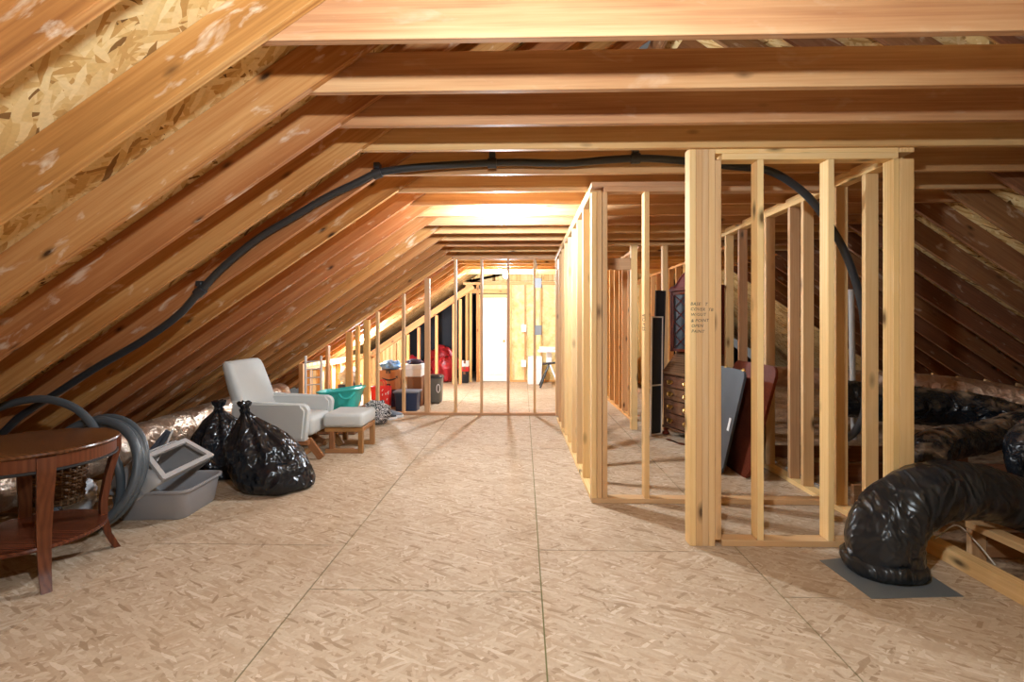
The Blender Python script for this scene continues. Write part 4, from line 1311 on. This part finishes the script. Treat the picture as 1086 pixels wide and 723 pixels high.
# ================================================================== RIGHT EAVE: DUCTS
def flex(bm, pts, r, seed, rings=.05, nsp=14, seg=40, wr=.05, frq=1.0):
    """insulated flexible duct with strap-like creases across it"""
    def fn(s, a):
        c, d = math.cos(a), math.sin(a)
        cr = abs(math.sin(s * 17 * frq + 2.2 * nz((c, d, s), 1.2, seed)))
        w_ = wr * nz((c * 1.2, d * 1.2, s * 5), 2.2, seed) + wr * .7 * nz((c * 2.4, d * 2.4, s * 12), 2.6, seed + 4)
        return 1 + w_ - rings * (1 - cr) ** 3
    return tube(bm, spline(pts, nsp), r, seg, fn=fn)
bd = thing('flexible_duct', (2.02, 2.80, 0), 'big black plastic-wrapped duct arching up from a grey floor plate and over the curb', 'duct')
bm = bmesh.new()
flex(bm, [(2.015, 2.77, .06), (2.02, 2.77, .16), (2.06, 2.775, .27), (2.15, 2.785, .36), (2.29, 2.80, .42), (2.44, 2.82, .435), (2.60, 2.84, .42), (2.80, 2.88, .36), (3.05, 2.95, .27), (3.4, 3.1, .13), (3.8, 3.2, .03)],
     lambda s: .187 - .035 * min(1, s * 1.6), 3.0, .05, 14, 48)
obj('duct_sleeve', bm, M['duct_black'], bd, None, True, 180)
bm = bmesh.new()
rg = []
for k in range(40):
    pass
prof = [(.17, .003), (.192, .01), (.205, .035), (.203, .065), (.188, .085), (.178, .09)]
rings = []
for r, z in prof:
    rings.append([(2.015 + r * (1 + .025 * nz((math.cos(a) * 2, math.sin(a) * 2, z * 12), 2.5, 6)) * math.cos(a), 2.77 + r * (1 + .025 * nz((math.cos(a) * 2, math.sin(a) * 2, z * 12), 2.5, 6)) * math.sin(a), z + .008 * math.sin(3 * a))
                  for a in [2 * PI * k / 56 for k in range(56)]])
for rg_ in rings[:1]:
    rings[0] = [(x, y, .003) for x, y, z in rg_]
loft(bm, rings)
obj('bunched_cuff', bm, M['duct_black'], bd, None, True, 180)
bm = bmesh.new()
mpx = [W(862, 591, 1), 0]
q = [(1.725, 2.87), (1.745, 2.475), (2.225, 2.505), (2.235, 2.98)]
prism(bm, q, 'z', .0005, .0025)
o = obj('floor_plate', bm, M['mat_grey'])
tag(o, 'flat grey sheet-metal plate on the deck under the big black duct', 'floor plate')
bm = bmesh.new()
flex(bm, [W(878, 421, 5.7), W(905, 423, 5.6), W(940, 428, 5.5), W(975, 430, 5.4), W(1010, 434, 5.3), W(1045, 440, 5.2), W(1085, 452, 5.1), W(1130, 465, 5.05)], .205, 8.0, .06, 14, 40, .07)
tag(obj('flexible_duct', bm, M['duct_black_dusty'], None, None, True, 180), 'long black wrapped duct running in front of the dusty foil duct', 'duct')
bm = bmesh.new()
flex(bm, [W(992, 560, 3.9), W(990, 520, 3.95), W(984, 497, 4.05), W(986, 478, 4.2), W(1005, 470, 4.4), W(1035, 465, 4.6), W(1062, 458, 4.75), W(1090, 448, 4.85), W(1120, 445, 4.9)], lambda s: .165 - .03 * s, 5.0, .06, 12, 40, .08)
tag(obj('flexible_duct', bm, M['duct_black_dusty'], None, None, True, 180), 'dusty black elbow duct rising behind the big arched duct', 'duct')
bm = bmesh.new()
flex(bm, [W(1110, 455, 4.1), W(1092, 475, 4.0), W(1100, 505, 3.9), W(1125, 530, 3.85), W(1170, 545, 3.8)], .15, 11.0, .06, 12, 36, .08)
tag(obj('flexible_duct', bm, M['duct_black_dusty'], None, None, True, 180), 'bend of black duct entering at the right photo edge above the arched duct', 'duct')
bm = bmesh.new()
tube(bm, spline([W(800, 398, 7.4), W(880, 402, 7.0), W(960, 407, 6.6), W(1020, 413, 6.3), W(1090, 425, 5.95), W(1180, 445, 5.5)], 24), .15, 28,
     fn=lambda s, a: 1 + .05 * nz((s * 3, math.cos(a), math.sin(a)), 2, 3) + .03 * nz((s * 9, math.cos(a) * 2, math.sin(a) * 2), 3, 1))
tag(obj('foil_duct', bm, M['foil_copper'], None, None, True, 180), 'dusty foil-wrapped duct under the right rafters behind the black ducts', 'duct')
# vent pipe
bm = bmesh.new(); tube(bm, [(4.02, 6.0, -.02), (4.00, 6.0, .9), (3.985, 6.0, 1.80)], .032, 14)
tag(obj('vent_pipe', bm, M['pvc'], None, None, True), 'upright white plastic vent pipe behind the right side wall studs', 'pipe')
# struts from rafters to the plate
for k in range(2, 12):
    y = 4.14 + .425 * k + .042
    x = 6.30
    o = board('rafter_strut', (x, y, .63), (x - .04, y, .10), .038, .089, M['stud'], None, (1, 0, 0))
    tag(o, 'short pale strut under a right-hand rafter beyond the foil duct, %s from the camera' % NUM[k - 2], 'strut', 'right eave struts')
# loose white wire by the curb
bm = bmesh.new()
tube(bm, spline([(2.45, 2.95, .10), (2.62, 3.0, .16), (2.64, 2.90, .11), (2.66, 2.8, .02)], 6), .004, 6)
tag(obj('loose_wire', bm, M['cord_white'], None, None, True), 'thin pale wire arching over the curb beside the big duct', 'wire')
# ================================================================== LIGHT
def bulb(p, strength, lab, r=.05, top=None):
    top = p.z + .11 if top is None else top
    t = thing('light_bulb', (p.x, p.y, top), lab, 'light', 'bare bulbs')
    bm = bmesh.new(); lathe(bm, [(.065, 0), (.065, -.012), (.045, -.03), (.032, -.055), (.03, -.06)], 20, T(p.x, p.y, top))
    obj('lamp_holder', bm, M['white'], t, None, True)
    bm = bmesh.new()
    pr = [(.018, .062)] + [(r * math.sin(a), r * math.cos(a)) for a in [PI * (k + 2) / 14 for k in range(0, 12)]] + [(.006, -r)]
    lathe(bm, pr, 20, T(p.x, p.y, p.z))
    obj('bulb', bm, mk_emit('bulb_glow', (.80, .91, 1.0), strength), t, None, True)
bulb(Vector((-.02, .53, 2.265)), 800, 'bare bulb hanging just above the top edge of the photo')
bulb(W(533, 231, 4.47), 700, 'bare glowing bulb under the ceiling joists in the middle of the attic')
bulb(W(536.5, 292, 9.2), 1150, 'bare glowing bulb seen through the far stud partition')
bulb(W(388, 360, 8.9), 900, 'bare bulb added out of sight behind the left studs of the far partition')  # unseen bulb added to brighten the far-left panel and knee wall
w = bpy.data.worlds.new('world')
SC.world = w
w.use_nodes = True
w.node_tree.nodes['Background'].inputs[0].default_value = (.9, .85, .8, 1)
w.node_tree.nodes['Background'].inputs[1].default_value = .05
SC.view_settings.view_transform = 'Standard'
SC.view_settings.look = 'None'
SC.view_settings.gamma = 1.0
SC.view_settings.use_curve_mapping = False
SC.view_settings.exposure = 1.6
SC.cycles.max_bounces = 10
SC.cycles.diffuse_bounces = 4
SC.cycles.caustics_reflective = False
SC.cycles.sample_clamp_indirect = 6.0
